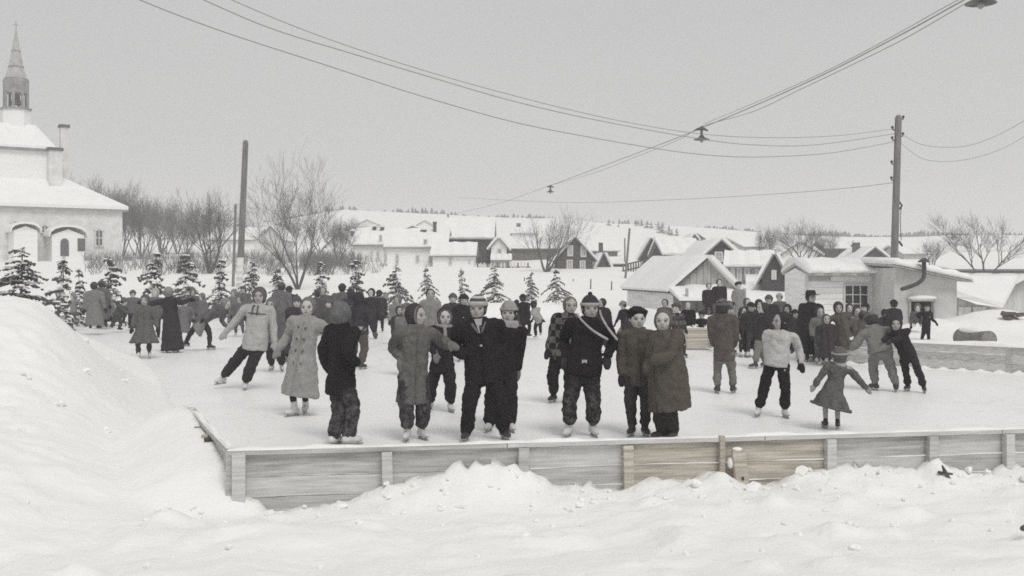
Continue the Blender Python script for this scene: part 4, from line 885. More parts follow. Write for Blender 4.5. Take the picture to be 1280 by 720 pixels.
# ================================================================ small snowy firs round the rink
NEED = mat('fir_needles', (.105, .107, .102), .35, 6, .9, 0); FIRT = mat('fir_trunk', (.09, .075, .065), .3, 8)
def fir_mesh(seed, H_=2.3, W_=.78, dens=1, gap=.145, bare=.28):
    r = random.Random(seed); tr = MB(); nd = MB(); sn = MB(); ax_ = [r.uniform(.45, 1.3) for _ in range(8)]
    tr.tube([V((0, 0, -.3)), V((.01, 0, H_*.5)), V((0, .01, H_))], [.035, .025, .008], 6, 1)
    z = H_*bare
    while z < H_*.98:
        t = (z-H_*bare)/(H_*(1-bare)); nb_ = max(3, int((7-3*t)*dens)); L0 = W_*(1-t)**.85+.08
        for j in range(nb_):
            if r.random() < .30: continue
            az = 2*pi*j/nb_+r.uniform(-.5, .5); L = L0*r.uniform(.55, 1.25)*ax_[int(az/(2*pi)*8) % 8]*(1 if r.random() > .18 else .45); e_ = V((cos(az), sin(az), 0)); sd_ = V((-e_.y, e_.x, 0))
            p = V((0, 0, z+r.uniform(-.10, .10))); n = max(3, int(L/.07)); rise = .25*(t)-.12+r.uniform(-.22, .22)
            for i in range(n):
                s = (i+.5)/n; c = p+e_*(L*s)+V((0, 0, L*(rise*s-.35*s*s)))
                for k in range(3):
                    if r.random() < .2: continue
                    w_ = (.12*(1-s)+.05)*r.uniform(.7, 1.3); o_ = V((r.uniform(-1, 1), r.uniform(-1, 1), r.uniform(-1, .3)))*.035; dn = V((0, 0, -r.uniform(.02, .09)))
                    sg = (-1, 1, 0)[k]; tip = c+o_+sd_*(sg*w_)+e_*(.06)+dn
                    nd.add([c+o_-e_*.03, c+o_+e_*.05, tip, tip-e_*.04+V((0, 0, -.02))], [(0, 1, 2, 3)])
                if r.random() < .42: a_ = c+V((0, 0, .02)); sr = r.uniform(.03, .10)*(1.1-.4*t); sn.ell(a_, (e_, sd_, V((0, 0, 1))), (sr*1.5, sr, sr*.5), 6, 4)
        z += gap*r.uniform(.75, 1.25)
    for i in range(25):
        a = r.uniform(0, 6.28); zz = H_*r.uniform(.9, 1); c = V((0, 0, zz)); nd.add([c, c+V((cos(a)*.06, sin(a)*.06, .05)), c+V((cos(a)*.05, sin(a)*.05, .02))], [(0, 1, 2)])
    return tr, nd, sn
_fp = []
FIR = [(25, 374, 310, 27, 0, 'snowy young fir behind the mound at the far left edge', 1.25), (78, 382, 318, 33, 1, 'ragged young fir behind the children at the left end', 1), (101, 388, 335, 36, 2, 'small fir half hidden behind the grey coated back', .8),
 (143, 396, 318, 36, 3, 'young fir with a bare lower trunk above the grey hooded kid', 1.05), (192, 392, 317, 41, 1, 'young fir above the dark coat with spread arms', 1), (229, 392, 315, 42, 0, 'young fir left of the bent skater', 1), (272, 390, 320, 42, 2, 'young fir directly above the bent skater', 1),
 (314, 390, 327, 43, 3, 'young fir just right of the bare left pole', .9), (350, 392, 330, 43, 0, 'young fir below the big bare tree', .9), (396, 392, 328, 43, 1, 'young fir right of the big bare tree', 1), (447, 390, 325, 42, 2, 'young fir above the dark pair of skaters', 1),
 (494, 396, 330, 40, 0, 'snow laden drooping fir beside the light bent skater', 1), (534, 388, 333, 44, 3, 'young fir left of the boy with the striped knit hat', .85), (578, 386, 333, 44, 1, 'young fir above the knit hat of the front boy', .85),
 (619, 387, 332, 44, 0, 'young fir with a clear trunk right of the knit hat', 1), (661, 388, 336, 44, 2, 'narrow young fir above the thin dark skater', .8), (695, 386, 335, 44, 3, 'young fir above the plaid boy', .85)]
FIR = [(px, by, ty+random.Random(px).uniform(-3, 4), d_, (k, 4, k, 5)[i % 4], lab, sx*random.Random(px+1).uniform(.85, 1.25)) for i, (px, by, ty, d_, k, lab, sx) in enumerate(FIR)]
for i, (px, by, ty, d_, k, lab, sx) in enumerate(FIR):
    b0 = P(px, by, d_); g = gz(b0.x, d_); b0.z = min(g, b0.z) if g < b0.z else g; b0.z = g-.05
    root = empty('young_fir', b0, lab, 'fir tree', 'small firs set round the rink', rz=i*1.3)
    root.rotation_euler.x = random.Random(px).uniform(-.07, .07); root.rotation_euler.y = random.Random(px+2).uniform(-.07, .07)
    if len(_fp) <= k or True:
        while len(_fp) <= k:
            tr, nd, sn = fir_mesh(40+len(_fp), dens=1.15, W_=(1.05, .9, .85, 1.1, .95, 1.2)[len(_fp)], bare=(.12, .1, .08, .3, .1, .2)[len(_fp)])
            t_ = bpy.data.objects.new('x', None); ms = [mb.build(nm, m, None, origin=(0, 0, 0)) for mb, nm, m in ((tr, 'trunk', FIRT), (nd, 'needles', NEED), (sn, 'snow_clumps', SNOW))]
            _fp.append([o.data for o in ms]); [bpy.data.objects.remove(o) for o in ms]; bpy.data.objects.remove(t_)
    for nm, dt in zip(('trunk', 'needles', 'snow_clumps'), _fp[k]):
        o = bpy.data.objects.new(nm, dt); COL.objects.link(o); o.parent = root
    s = (P(0, ty, d_).z-b0.z)/2.3; root.scale = (s*sx, s*sx, s)
# hill firs
hf = random.Random(9)
HF = [(761, 283, 8, 'lone fir on the hill crest left of the fir cluster'), (773, 284, 4, None), (795, 283, 6, None), (802, 283, 8, None), (809, 286, 9, None), (814, 286, 7, None), (823, 288, 10, None), (828, 292, 14, None), (836, 294, 11, None), (840, 295, 8, None), (846, 296, 9, None)]
for px, py, hpx, lab in HF:
    X0 = (px-640)/F; dd = 300
    for q in range(160, 420, 4):
        if P(px, py, q).z <= gz(X0*q, q): dd = q; break
    b0 = P(px, py, dd); b0.z = gz(b0.x, dd)-.2; Hh = hpx*dd/F+.3
    root = empty('hill_fir', b0, lab or 'dark fir of the small cluster on the hill crest', 'fir tree', None if lab else 'firs of the cluster on the hill crest', rz=px)
    for nm, dt in zip(('trunk', 'needles'), _fp[hf.randrange(3)][:2]):
        o = bpy.data.objects.new(nm, dt); COL.objects.link(o); o.parent = root
    root.scale = (Hh/2.3*1.25,)*2+(Hh/2.3,)
b = MB(); 
for i in range(900):
    px = hf.uniform(330, 1300); dd = hf.uniform(346, 352); 
    if px < 700 and hf.random() < .55: continue
    if 700 < px < 860 and hf.random() < .5: continue
    x = (px-640)/F*dd; g = gz(x, dd); h = hf.uniform(.5, 1.7)*(1+.5*sin(px*.05)); w_ = hf.uniform(.4, .9)
    b.loft([[V((x+w_*cos(a), dd+w_*sin(a), g-.3)) for a in (0, 1.57, 3.14, 4.71)], [V((x+w_*.7*cos(a), dd+w_*.7*sin(a), g+h*.5)) for a in (0, 1.57, 3.14, 4.71)], [V((x+.08*cos(a), dd+.08*sin(a), g+h)) for a in (0, 1.57, 3.14, 4.71)]])
tag(b.build('distant_wood', NEED, None, origin=(0, 350, 12)), 'thin dark line of scrub and woods along the crest of the snowy hill', 'woodland', kind='stuff')
b = MB()
for i in range(700):                         # bushes and weeds poking out of the snow in the middle distance
    px = hf.choice((hf.uniform(230, 480), hf.uniform(380, 450), hf.uniform(100, 240), hf.uniform(230, 420))); dd = hf.uniform(72, 125); x = (px-640)/F*dd; g = gz(x, dd)
    for k in range(7): b.tube([V((x+hf.uniform(-.3, .3), dd+hf.uniform(-.5, .5), g-.1)), V((x+hf.uniform(-.6, .6), dd, g+hf.uniform(.3, 1.3)))], [.014, .008], 3, 1, cap=False)
tag(b.build('brush', TWIG, None, origin=(-20, 90, 2)), 'leafless brush standing out of the snow between the village and the rink', 'brush', kind='stuff')
# ================================================================ people
SKIN = mat('skin', (.40, .36, .335), .08, 12, .6, 0, spec=.3); SKINL = mat('skin_pale', (.50, .465, .44), .08, 12, .6, 0, spec=.3)
HAIR = mat('dark_hair', (.05, .043, .04), .4, 30, .8, .5, 80, .004); HAIRL = mat('light_hair', (.15, .125, .11), .35, 30, .8, .5, 80, .004)
BROW = mat('brow', (.19, .165, .15), .2, 30, .8, 0)
EYE = mat('eye', (.10, .085, .08), .1, 5, .4, 0); LIP = mat('mouth', (.22, .15, .14), .1, 5, .6, 0)
SKW = mat('white_skate_leather', (.62, .62, .60), .12, 12, .6, .2); SKD = mat('dark_skate_leather', (.05, .045, .045), .3, 12, .5, .2)
STEEL = mat('skate_steel', (.35, .35, .36), .1, 20, .35, 0)
BTN = mat('button', (.10, .09, .09), .1, 5, .5, 0)
def ik(a, t, l1, l2, hint):
    v = t-a; L = min(v.length, (l1+l2)*.995); u = v.normalized(); t = a+u*L
    x = (l1*l1-l2*l2+L*L)/(2*L); h = sqrt(max(0, l1*l1-x*x)); q = hint-u*hint.dot(u)
    q = q.normalized() if q.length > 1e-4 else V((0, 0, 0)); return a+u*x+q*h, t
NPEOPLE = 0
def person(label, head, feet, hands=None, yaw=0, hyaw=None, hip=None, top='jacket', tc=.06, low='pants', lc=.05, skate='white', hat='toque', hc=.06, band=None, mc=.06, hand='mitten', tk='plain', lk='plain', d=None, h=None, hd=0, hipz=None, tiltf=0, face=True, extras=(), wide=1.0, skin=None, group=None, hemx=None, footz=None, hair=None, skate_m=None, gzv=None, boots=False, build_=1.0):
    """head=(px,py) of the crown; feet, hands = pixel positions of left-in-picture and right-in-picture ones"""
    global NPEOPLE; NPEOPLE += 1
    fy = max(f[1] for f in feet)
    if d is None: d = CH*F/(fy-HZ)
    th, thh = R(yaw), R(yaw if hyaw is None else hyaw)
    f = V((sin(th), -cos(th), 0)); l = V((cos(th), sin(th), 0)); up0 = V((0, 0, 1))
    bx = sum(p[0] for p in feet)/len(feet); g0 = (0.0 if gzv is None else gzv)
    base = V(((bx-640)/F*d, d, g0))
    T = P(head[0], head[1], d+hd)
    if h is None: h = T.z-g0-.05
    vox = .013 if d < 14.6 else .016 if d < 18 else .021 if d < 23 else .03 if d < 30 else .038
    lod = 2 if d < 18.5 else 1 if d < 26 else 0
    hh = h*np.interp(h, [1.0, 1.3, 1.6, 1.75], [.20, .182, .162, .152]); a = hh/2
    u = V((0, 0, 1))
    hipx = (hip[0] if hip else (bx*.6+head[0]*.4)); hz_ = g0+(.49*h+.05 if hip is None else P(0, hip[1], d).z-g0)
    HP = V(((hipx-640)/F*d, d, hz_))
    ctop = T-up0*.02
    hf_ = V((sin(thh)*cos(R(tiltf)), -cos(thh)*cos(R(tiltf)), -sin(R(tiltf)))); hl = V((cos(thh), sin(thh), 0)); hu = hl.cross(hf_)*-1
    hu = hf_.cross(hl)*-1 if hf_.cross(hl).z < 0 else hf_.cross(hl)
    C_ = ctop-hu*a*.98
    N = C_-hu*(a*.80)-hf_*a*.05
    u = (N-HP); Lsp = u.length; u.normalize(); N2 = N-u*.03*h
    fw = (f-u*f.dot(u)).normalized(); ll = u.cross(fw)*-1; ll = fw.cross(u)*-1 if ll.dot(l) < 0 else ll
    if ll.dot(l) < 0: ll = -ll
    wide *= 1.07; build_ *= 1.06
    sw = .112*h*wide*(1.06 if h < 1.45 else 1)
    SH = N2-u*.03*h
    sgn = 1 if l.x >= 0 else -1
    sA, sB = SH-ll*sw*sgn, SH+ll*sw*sgn            # left-in-picture, right-in-picture shoulders
    hA, hB = HP-ll*.052*h*sgn-u*.0, HP+ll*.052*h*sgn
    root = empty('person', base, label, 'person', group)
    O = tuple(base)
    def bd(mb, n, m, par=None, **k): return mb.build(n, m, par or root, origin=O, **k)
    # legs
    legs = []
    for i, (ft, hj) in enumerate(zip(feet, (hA, hB))):
        z_on = g0
        df = min(max(CH*F/(ft[1]-HZ) if gzv is None else d, d-.28), d+.28) if ft[1] > HZ+20 and len(ft) == 2 else d+(ft[2] if len(ft) > 2 else 0)
        sole = P(ft[0], ft[1], df); sole.z = max(sole.z, g0) if gzv is None or len(ft) > 2 else g0
        ks_ = min(1, h/1.5); ank = sole+V((0, 0, (.115 if not boots else .085)*ks_)); 
        sh_ = hj; LL = min(.48*h, (ank-sh_).length*1.03); K, A2 = ik(sh_, ank, .51*LL, .49*LL, f*1.0+V((0, 0, .1))+(-l if (i == 0) == (sgn > 0) else l)*.25)
        if (A2-ank).length > .01: K = sh_.lerp(ank, .51); A2 = ank
        legs.append((sh_, K, A2))
    # arms
    arms = []
    al_ = .165*h; fl_ = .150*h
    if hands is None: hands = (None, None)
    for i, (hn, s) in enumerate(zip(hands, (sA, sB))):
        out = -1 if i == 0 else 1
        if hn is None: t = s+V((out*.03*h, 0, -.343*h))+f*.04
        else: t = P(hn[0], hn[1], s.y-(hn[2] if len(hn) > 2 else .03))
        v = t-s; mx_ = al_+fl_+.045*h
        if v.length > mx_*1.12: v = v.normalized()*mx_*1.12; t = s+v
        wr = t-v.normalized()*.045*h
        E, W_ = ik(s, wr, al_, fl_, -f*.9+V((out*.35, 0, -.3)))
        arms.append((s, E, W_, t))
    # ---- body, one continuous surface
    def ring(c, w, dp, n=18, off=0.0, pw=1.0):
        r = []
        for j in range(n):
            a_ = 2*pi*j/n; x, y = cos(a_), sin(a_); r.append(c+ll*(w*x)+fw*(dp*y+off))
        return r
    def torso(mb, rows):
        mb.loft([ring(HP+u*(s*Lsp), w*h*wide, dp*h*build_, off=o_*h) for s, w, dp, o_ in rows])
    b = MB()
    torso(b, [(-.22, .05, .045, 0), (-.1, .083, .062, 0), (.1, .083, .062, 0), (.42, .068, .052, 0), (.7, .085, .058, .0), (.86, .092, .05, 0), (.95, .06, .04, 0), (1.0, .035, .035, 0)])
    b.tube([SH-u*.01, N, C_-hu*a*.3-hf_*a*.1], [.036*h, .034*h, .036*h], 12, 2)
    b.ell(C_+hu*a*.13-hf_*a*.10, (hl, hf_, hu), (.74*a, .86*a, .86*a), 20, 14)
    b.ell(C_-hu*a*.36+hf_*a*.16, (hl, hf_, hu), (.56*a, .60*a, .60*a), 16, 10)
    b.ell(C_-hu*a*.72+hf_*a*.42, (hl, hf_, hu), (.24*a, .24*a, .20*a), 10, 8)
    if lod:
        b.ell(C_-hu*a*.16+hf_*a*.80, (hl, hf_, hu), (.15*a, .25*a, .19*a), 8, 7); b.ell(C_+hu*a*.05+hf_*a*.74, (hl, hf_, hu), (.10*a, .15*a, .22*a), 8, 7)
        for s in (-1, 1):
            b.ell(C_-hl*(s*.74*a)-hu*a*.02-hf_*a*.08, (hl, hf_, hu), (.09*a, .16*a, .24*a), 8, 6)
            b.ell(C_-hl*(s*.36*a)-hu*a*.22+hf_*a*.52, (hl, hf_, hu), (.24*a, .2*a, .2*a), 8, 6)
        b.ell(C_+hu*a*.24+hf_*a*.66, (hl, hf_, hu), (.48*a, .19*a, .12*a), 10, 6); b.ell(C_-hu*a*.47+hf_*a*.70, (hl, hf_, hu), (.22*a, .10*a, .10*a), 8, 6)
    for (s, E, W_, t) in arms:
        b.tube([SH.lerp(s, .6), s, s.lerp(E, .5), E, W_, ], [.036*h, .036*h, .031*h, .027*h, .019*h], 10, 3)
        v = (t-W_).normalized(); hl_ = .1*h; si = v.cross(fw); si = si.normalized() if si.length > .1 else ll
        if hand == 'hidden': continue
        b.tube([W_, W_+v*.03*h, W_+v*.055*h], [.018*h, .024*h, .022*h], 10, 2, flat=(si.cross(v).normalized(), .6))
        if hand == 'bare' or lod == 2:
            for q in range(4):
                o = (q-1.5)*.0115*h; ln = (.036, .042, .039, .030)[q]*h; p0 = W_+v*.05*h+si*o; b.tube([p0, p0+v*ln*.55, p0+v*ln*.9+fw*.008*h], [.0065*h]*3, 7, 2)
            p0 = W_+v*.02*h+si*.02*h*(-1 if s is sA else 1); b.tube([p0, p0+v*.02*h+si*.014*h*(-1 if s is sA else 1), p0+v*.038*h+si*.016*h*(-1 if s is sA else 1)], [.008*h, .0075*h, .0065*h], 7, 2)
    for (H_, K, A2) in legs:
        b.tube([H_, H_.lerp(K, .5), K, K.lerp(A2, .35), A2], [.056*h, .050*h, .036*h, .034*h, .018*h], 12, 3)
        b.tube([A2+V((0, 0, -.01)), A2+f*.02*h+V((0, 0, -.035)), A2+f*.045*h+V((0, 0, -.045))], [.018*h, .018*h, .013*h], 10, 2)
    sk_ = skin or (SKIN if random.random() < .5 else SKINL)
    bd(b, 'body', sk_, vox=max(.011, vox*.8), sm=1)
    if lod and face:
        for s in (-1, 1):
            b = MB(); b.ell(C_-hl*(s*.30*a)+hu*a*.07+hf_*a*.70, (hl, hf_, hu), (.15*a, .10*a, .075*a), 10, 6); bd(b, 'eye', EYE, smooth=True)
            b = MB(); b.tube([C_-hl*(s*.16*a)+hu*a*.25+hf_*a*.78, C_-hl*(s*.32*a)+hu*a*.30+hf_*a*.76, C_-hl*(s*.50*a)+hu*a*.23+hf_*a*.62], [.026*a]*3, 6, 2); bd(b, 'eyebrow', BROW, smooth=True)
        b = MB(); b.ell(C_-hu*a*.50+hf_*a*.775, (hl, hf_, hu), (.20*a, .05*a, .05*a), 10, 6); bd(b, 'mouth', LIP, smooth=True)
    # ---- trousers or stockings
    LC = cloth(lc, lk) if low != 'none' else None
    b = MB()
    if low in ('pants', 'skipants', 'stockings', 'rolled', 'straight'):
        torso(b, [(-.26, .06, .052, 0), (-.14, .094, .074, 0), (.0, .098, .078, 0), (.08, .09, .07, 0), (.16, .07, .055, 0)])
        for (H_, K, A2) in legs:
            if low == 'skipants': rr = [.066, .064, .056, .056, .049, .030]; tt = .90
            elif low == 'pants': rr = [.062, .058, .047, .044, .040, .033]; tt = .93
            elif low == 'straight': rr = [.064, .062, .054, .052, .050, .046]; tt = .98
            elif low == 'rolled': rr = [.062, .060, .052, .050, .047, .046]; tt = .68
            else: rr = [.054, .050, .034, .034, .026, .022]; tt = .97
            e = K.lerp(A2, tt); b.tube([H_, H_.lerp(K, .5), K, K.lerp(e, .45), K.lerp(e, .85), e], [x*h for x in rr], 14, 3)
        bd(b, 'stockings' if low == 'stockings' else 'trousers', LC, vox=vox, sm=2, disp=(.08, .048 if low != 'stockings' else .008) if lod else None)
        if low == 'rolled':
            for (H_, K, A2) in legs: e = K.lerp(A2, .66); v = (A2-K).normalized(); b = MB(); b.tube([e, e+v*.035], [.054*h, .054*h], 14, 1); bd(b, 'trouser_cuff', LC, smooth=True)
            for (H_, K, A2) in legs: b = MB(); b.tube([K.lerp(A2, .6), A2], [.032*h, .026*h], 10, 1); bd(b, 'sock', SKW, smooth=True)
    # ---- skates
    for i, (H_, K, A2) in enumerate(legs):
        so = A2-V((0, 0, (.115 if not boots else .085)*ks_)); sd_ = (-1 if i == 0 else 1)*sgn; fd = (f+l*(.32*sd_)).normalized(); ks_ = min(1, h/1.5)
        m = skate_m or (SKW if skate == 'white' else SKD); b = MB(); hb = .038 if not boots else .0; L = .072*h+.055; FL = (fd, fd.cross(up0), up0)
        v = (K-A2).normalized()
        b.tube([A2+v*.085*ks_, A2+v*.02, A2-V((0, 0, .03))+fd*.0], [.030*h, .027*h+.004, .030*h], 12, 3)
        b.tube([so+V((0, 0, hb+.035))-fd*(.032*h), so+V((0, 0, hb+.04))+fd*.02*h, so+V((0, 0, hb+.032))+fd*(.06*h), so+V((0, 0, hb+.028))+fd*(.092*h)], [.026*h, .027*h, .025*h, .018*h], 12, 3)
        bo = bd(b, 'boot' if boots else 'skate', m, vox=max(.009, vox*.62), sm=2)
        if not boots and lod:
            b = MB(); M = Matrix((fd, up0.cross(fd), up0)).transposed()
            b.box(so+V((0, 0, .012))+fd*.028*h, (.17*h, .006, .024), M)
            for q in (-.018, .07): b.box(so+V((0, 0, .03))+fd*q*h, (.03, .022, .03), M)
            b.box(so+V((0, 0, .043))+fd*.028*h, (.145*h, .05, .008), M); bd(b, 'blade', STEEL, bo)
    # ---- coat, jacket or sweater
    TC = cloth(tc, tk); b = MB(); ck = .017+.0
    hem = {'jacket': -.20, 'sweater': -.14, 'snowsuit': -.10, 'parka': -.52, 'coat': -.86, 'longcoat': -1.15, 'flared': -.55, 'bulky': -.42, 'cape': -.35}[top]
    P2 = 0.004
    rows = [(1.0, .045, .045, 0), (.95, .075, .055, 0), (.86, .108, .066, 0), (.7, .108, .078, .004), (.42, .096, .075, .004), (.12, .104, .082, 0)]
    if top in ('sweater', 'snowsuit'): rows = [(1.0, .042, .042, 0), (.95, .07, .052, 0), (.86, .104, .062, 0), (.7, .104, .074, .003), (.42, .096, .078, .003), (.12, .113, .098, 0)]
    if top == 'bulky': rows = [(1.0, .05, .05, 0), (.95, .09, .066, 0), (.86, .118, .082, 0), (.7, .124, .10, .008), (.42, .125, .108, .008), (.12, .135, .115, 0)]
    if top in ('flared',): rows = [(1.0, .05, .05, 0), (.95, .08, .058, 0), (.86, .112, .07, 0), (.7, .112, .08, .004), (.42, .095, .078, .004), (.12, .12, .095, 0)]
    base_w, base_d = rows[-1][1], rows[-1][2]
    fl = {'jacket': .06, 'sweater': .0, 'snowsuit': .0, 'parka': .05, 'coat': .065, 'longcoat': .05, 'flared': .24, 'bulky': .01, 'cape': .1}[top]
    low_rows = []
    ns = max(1, int(abs(hem-.12)/.12))
    for i in range(1, ns+1):
        t = i/ns; s = .12+(hem-.12)*t; low_rows.append((s, base_w+fl*t*abs(hem+.1)*.9, base_d+fl*t*abs(hem+.1)*.85, 0))
    dn = V((0, 0, -1)).lerp(-u, .35).normalized() if hem < -.4 else -u
    rings = [ring(HP+u*(s*Lsp), w*h*wide, dp*h*build_, off=o_*h, n=24) for s, w, dp, o_ in rows]
    for k, (s, w, dp, _) in enumerate(low_rows):
        c = HP+(u*(s*Lsp) if s > 0 else -dn*(s*Lsp)*1.0)
        if hemx and s < 0: c = c+V(((hemx-hipx)/F*d*(s/hem), 0, 0))
        r_ = ring(c, w*h*wide, dp*h*build_, n=24)
        if hem < -.4:
            am = .06*(k/len(low_rows)) if top != 'flared' else .17*(k/len(low_rows)); r_ = [c+(p-c)*(1+am*sin(j*2*pi/24*7+k*.1)) for j, p in enumerate(r_)]
        rings.append(r_)
    b.loft(rings[::-1]); last = rings[-1]
    sr = {'sweater': [.044, .042, .040, .036, .030], 'snowsuit': [.046, .046, .042, .040, .032], 'bulky': [.056, .054, .050, .046, .038]}.get(top, [.050, .048, .044, .041, .034])
    for (s, E, W_, t) in arms:
        b.tube([SH.lerp(s, .5)-u*.01, s-u*.008*h, s.lerp(E, .5), E, E.lerp(W_, .95)], [x*h*1.07 for x in [sr[0]*.95]+sr[1:]], 14, 3)
    nm = {'jacket': 'jacket', 'sweater': 'sweater', 'snowsuit': 'jacket', 'parka': 'parka', 'bulky': 'coat', 'cape': 'jacket'}.get(top, 'coat')
    bd(b, nm, TC, vox=vox, sm=2, disp=((.10, .042) if top != 'sweater' else (.14, .035)) if lod else None)
    if lod and top != 'sweater':              # collar
        b = MB(); rgs = []; cc = N2+u*.012*h
        for k, (q, r_) in enumerate(((-.02, .060), (.0, .064), (.022, .058), (.022, .048), (0, .050))): rgs.append([cc+u*q*h+ll*(r_*h*1.1*cos(2*pi*j/18))+fw*(r_*h*sin(2*pi*j/18)-.004) for j in range(18)])
        b.loft(rgs+[rgs[0]], caps=False); bd(b, 'collar', TC, smooth=True)
        if hem <= -.2 and abs(cos(th)) > -2:   # front edge
            b = MB(); pts = [HP+u*(s*Lsp)+fw*((dp+.013)*h*build_) for s, w, dp, _ in (rows[2:]+low_rows)]; b.tube([p+ll*.01 for p in pts], [.007]*len(pts), 6, 1); bd(b, 'placket', TC, smooth=True)
    # ---- hands
    for (s, E, W_, t) in arms:
        if hand == 'bare' or hand == 'hidden': continue
        v = (t-W_).normalized(); si = v.cross(fw); si = si.normalized() if si.length > .1 else ll; nr = si.cross(v).normalized(); k = -1 if s is sA else 1
        b = MB()
        if hand == 'mitten' or lod < 2:
            b.tube([W_-v*.02*h, W_+v*.015*h, W_+v*.05*h, W_+v*.085*h], [.027*h, .028*h, .033*h, .026*h], 12, 3, flat=(nr, .68))
            p0 = W_+v*.025*h+si*.022*h*k; b.tube([p0, p0+v*.03*h+si*.016*h*k], [.013*h, .012*h], 8, 1)
        else:
            b.tube([W_-v*.02*h, W_+v*.015*h, W_+v*.05*h], [.026*h, .026*h, .030*h], 12, 3, flat=(nr, .62))
            for q in range(4):
                o = (q-1.5)*.0135*h; ln = (.038, .045, .042, .033)[q]*h; p0 = W_+v*.05*h+si*o; b.tube([p0, p0+v*ln*.55+nr*.004, p0+v*ln*.9+fw*.014*h], [.0085*h]*3, 8, 2)
            p0 = W_+v*.02*h+si*.02*h*k; b.tube([p0, p0+v*.022*h+si*.018*h*k, p0+v*.042*h+si*.02*h*k], [.0105*h]*3, 8, 2)
        bd(b, 'mitten' if (hand == 'mitten' or lod < 2) else 'glove', cloth(mc), vox=max(.007, vox*.55), sm=1)
    # ---- head wear
    AXH = (hl, hf_, hu); HC = cloth(hc, 'tweed' if hat in ('curly',) else 'plain')
    hairm = hair or HAIR
    cr0 = C_+hu*a*.16-hf_*a*.14
    def cap(mb, c, k, z0, z1=1.0, tip=None, n=20, dep=1.0, tall=1.0):
        rg = []
        for i in range(8):
            t = i/7; e = math.asin(max(-1, min(1, z0)))*(1-t)+pi/2*.94*t; rr = cos(e); zz = sin(e)*tall
            rg.append([c+hl*(.80*a*k*rr*cos(2*pi*j/n))+hf_*(.90*a*k*dep*rr*sin(2*pi*j/n))+hu*(.92*a*k*zz) for j in range(n)])
        mb.loft(rg)
    if hat not in ('hood', 'kerchief', 'bonnet', 'curly'):
        b = MB(); b.ell(C_+hu*a*.17-hf_*a*.24, AXH, (.86*a, .90*a, .93*a), 18, 12); b.ell(C_-hu*a*.25-hf_*a*.32, AXH, (.78*a, .55*a, .55*a), 14, 8); bd(b, 'hair', hairm, vox=max(.01, vox*.7), sm=1, disp=(.03, .02) if lod == 2 else None)
    if hat in ('toque', 'striped', 'pompom', 'knit'):
        b = MB(); cap(b, cr0, 1.10, .20, tall=1.12 if hat != 'knit' else 1.0); h_ = bd(b, 'knit_hat', cloth(hc, 'stripes' if hat == 'striped' else 'plain'), vox=max(.009, vox*.6), sm=2)
        b = MB(); rg = []
        for q, k in ((.10, 1.10), (.12, 1.17), (.34, 1.16), (.38, 1.06)): rg.append([cr0+hl*(.80*a*k*cos(2*pi*j/20))+hf_*(.90*a*k*sin(2*pi*j/20))+hu*(a*q) for j in range(20)])
        b.loft(rg); bd(b, 'hat_band', cloth(band if band is not None else hc), h_, smooth=True)
        if hat == 'pompom': b = MB(); b.ell(cr0+hu*a*1.18, AXH, (.22*a, .22*a, .2*a)); bd(b, 'pompom', HC, h_, smooth=True)
    if hat in ('hood', 'kerchief', 'earflap', 'curly', 'bonnet'):
        b = MB(); kk = {'hood': 1.16, 'kerchief': 1.08, 'earflap': 1.10, 'curly': 1.16, 'bonnet': 1.15}[hat]
        off = .27 if hat != 'curly' else .16
        b.ell(C_+hu*a*(.17 if hat != 'curly' else .42)-hf_*a*(off if hat != 'curly' else .30), AXH, (.80*a*kk, .84*a*kk, (.92 if hat != 'curly' else .72)*a*kk), 20, 14)
        if hat != 'curly':
            b.ell(C_-hu*a*.35-hf_*a*(off+.06), AXH, (.72*a*kk, .60*a*kk, .62*a*kk), 18, 10)
        ringp = []
        for j in range(25):
            q = 2*pi*j/24; ringp.append(C_+hu*(a*(.0+.86*cos(q)))+hl*(a*.73*sin(q))+hf_*a*(.20-.0*cos(q)))
        if hat in ('hood', 'earflap', 'bonnet', 'kerchief'): b.tube(ringp[2:-2] if False else ringp, [.13*a]*25, 8, 1)
        else:
            ringp = [C_+hu*(a*(.84-.16*1))+hu*(a*.14*cos(2*pi*j/24))+hl*(a*.86*sin(2*pi*j/24))+hf_*(a*.76*cos(2*pi*j/24)-.16*a) for j in range(25)]; b.tube(ringp, [.20*a]*25, 8, 1)
        h_ = bd(b, {'hood': 'hood', 'kerchief': 'headscarf', 'earflap': 'earflap_cap', 'curly': 'fleece_hat', 'bonnet': 'bonnet'}[hat], HC, vox=max(.009, vox*.6), sm=2, disp=(.04, .03) if (hat == 'curly' and lod) else None)
        if hat in ('kerchief', 'hood') and lod: b = MB(); b.ell(C_-hu*a*1.0+hf_*a*.3, AXH, (.2*a, .14*a, .13*a)); bd(b, 'knot', HC, h_, smooth=True)
        if band is not None and hat != 'curly':
            b = MB(); b.tube([p+hf_*a*.06 for p in ringp], [.11*a]*25, 8, 1); bd(b, 'trim', cloth(band), h_, smooth=True)
    if hat in ('fedora', 'brim'):
        b = MB(); rg = []
        for q, k in ((.30, 1.9), (.34, 1.95), (.36, 1.15), (.9, 1.05), (1.18, .85), (1.14, .35)): rg.append([cr0+hl*(.78*a*k*cos(2*pi*j/22))+hf_*(.86*a*k*sin(2*pi*j/22))+hu*(a*(q+(.08*abs(cos(2*pi*j/22)) if k > 1.5 else 0))) for j in range(22)])
        b.loft(rg); bd(b, 'felt_hat', HC, smooth=True)
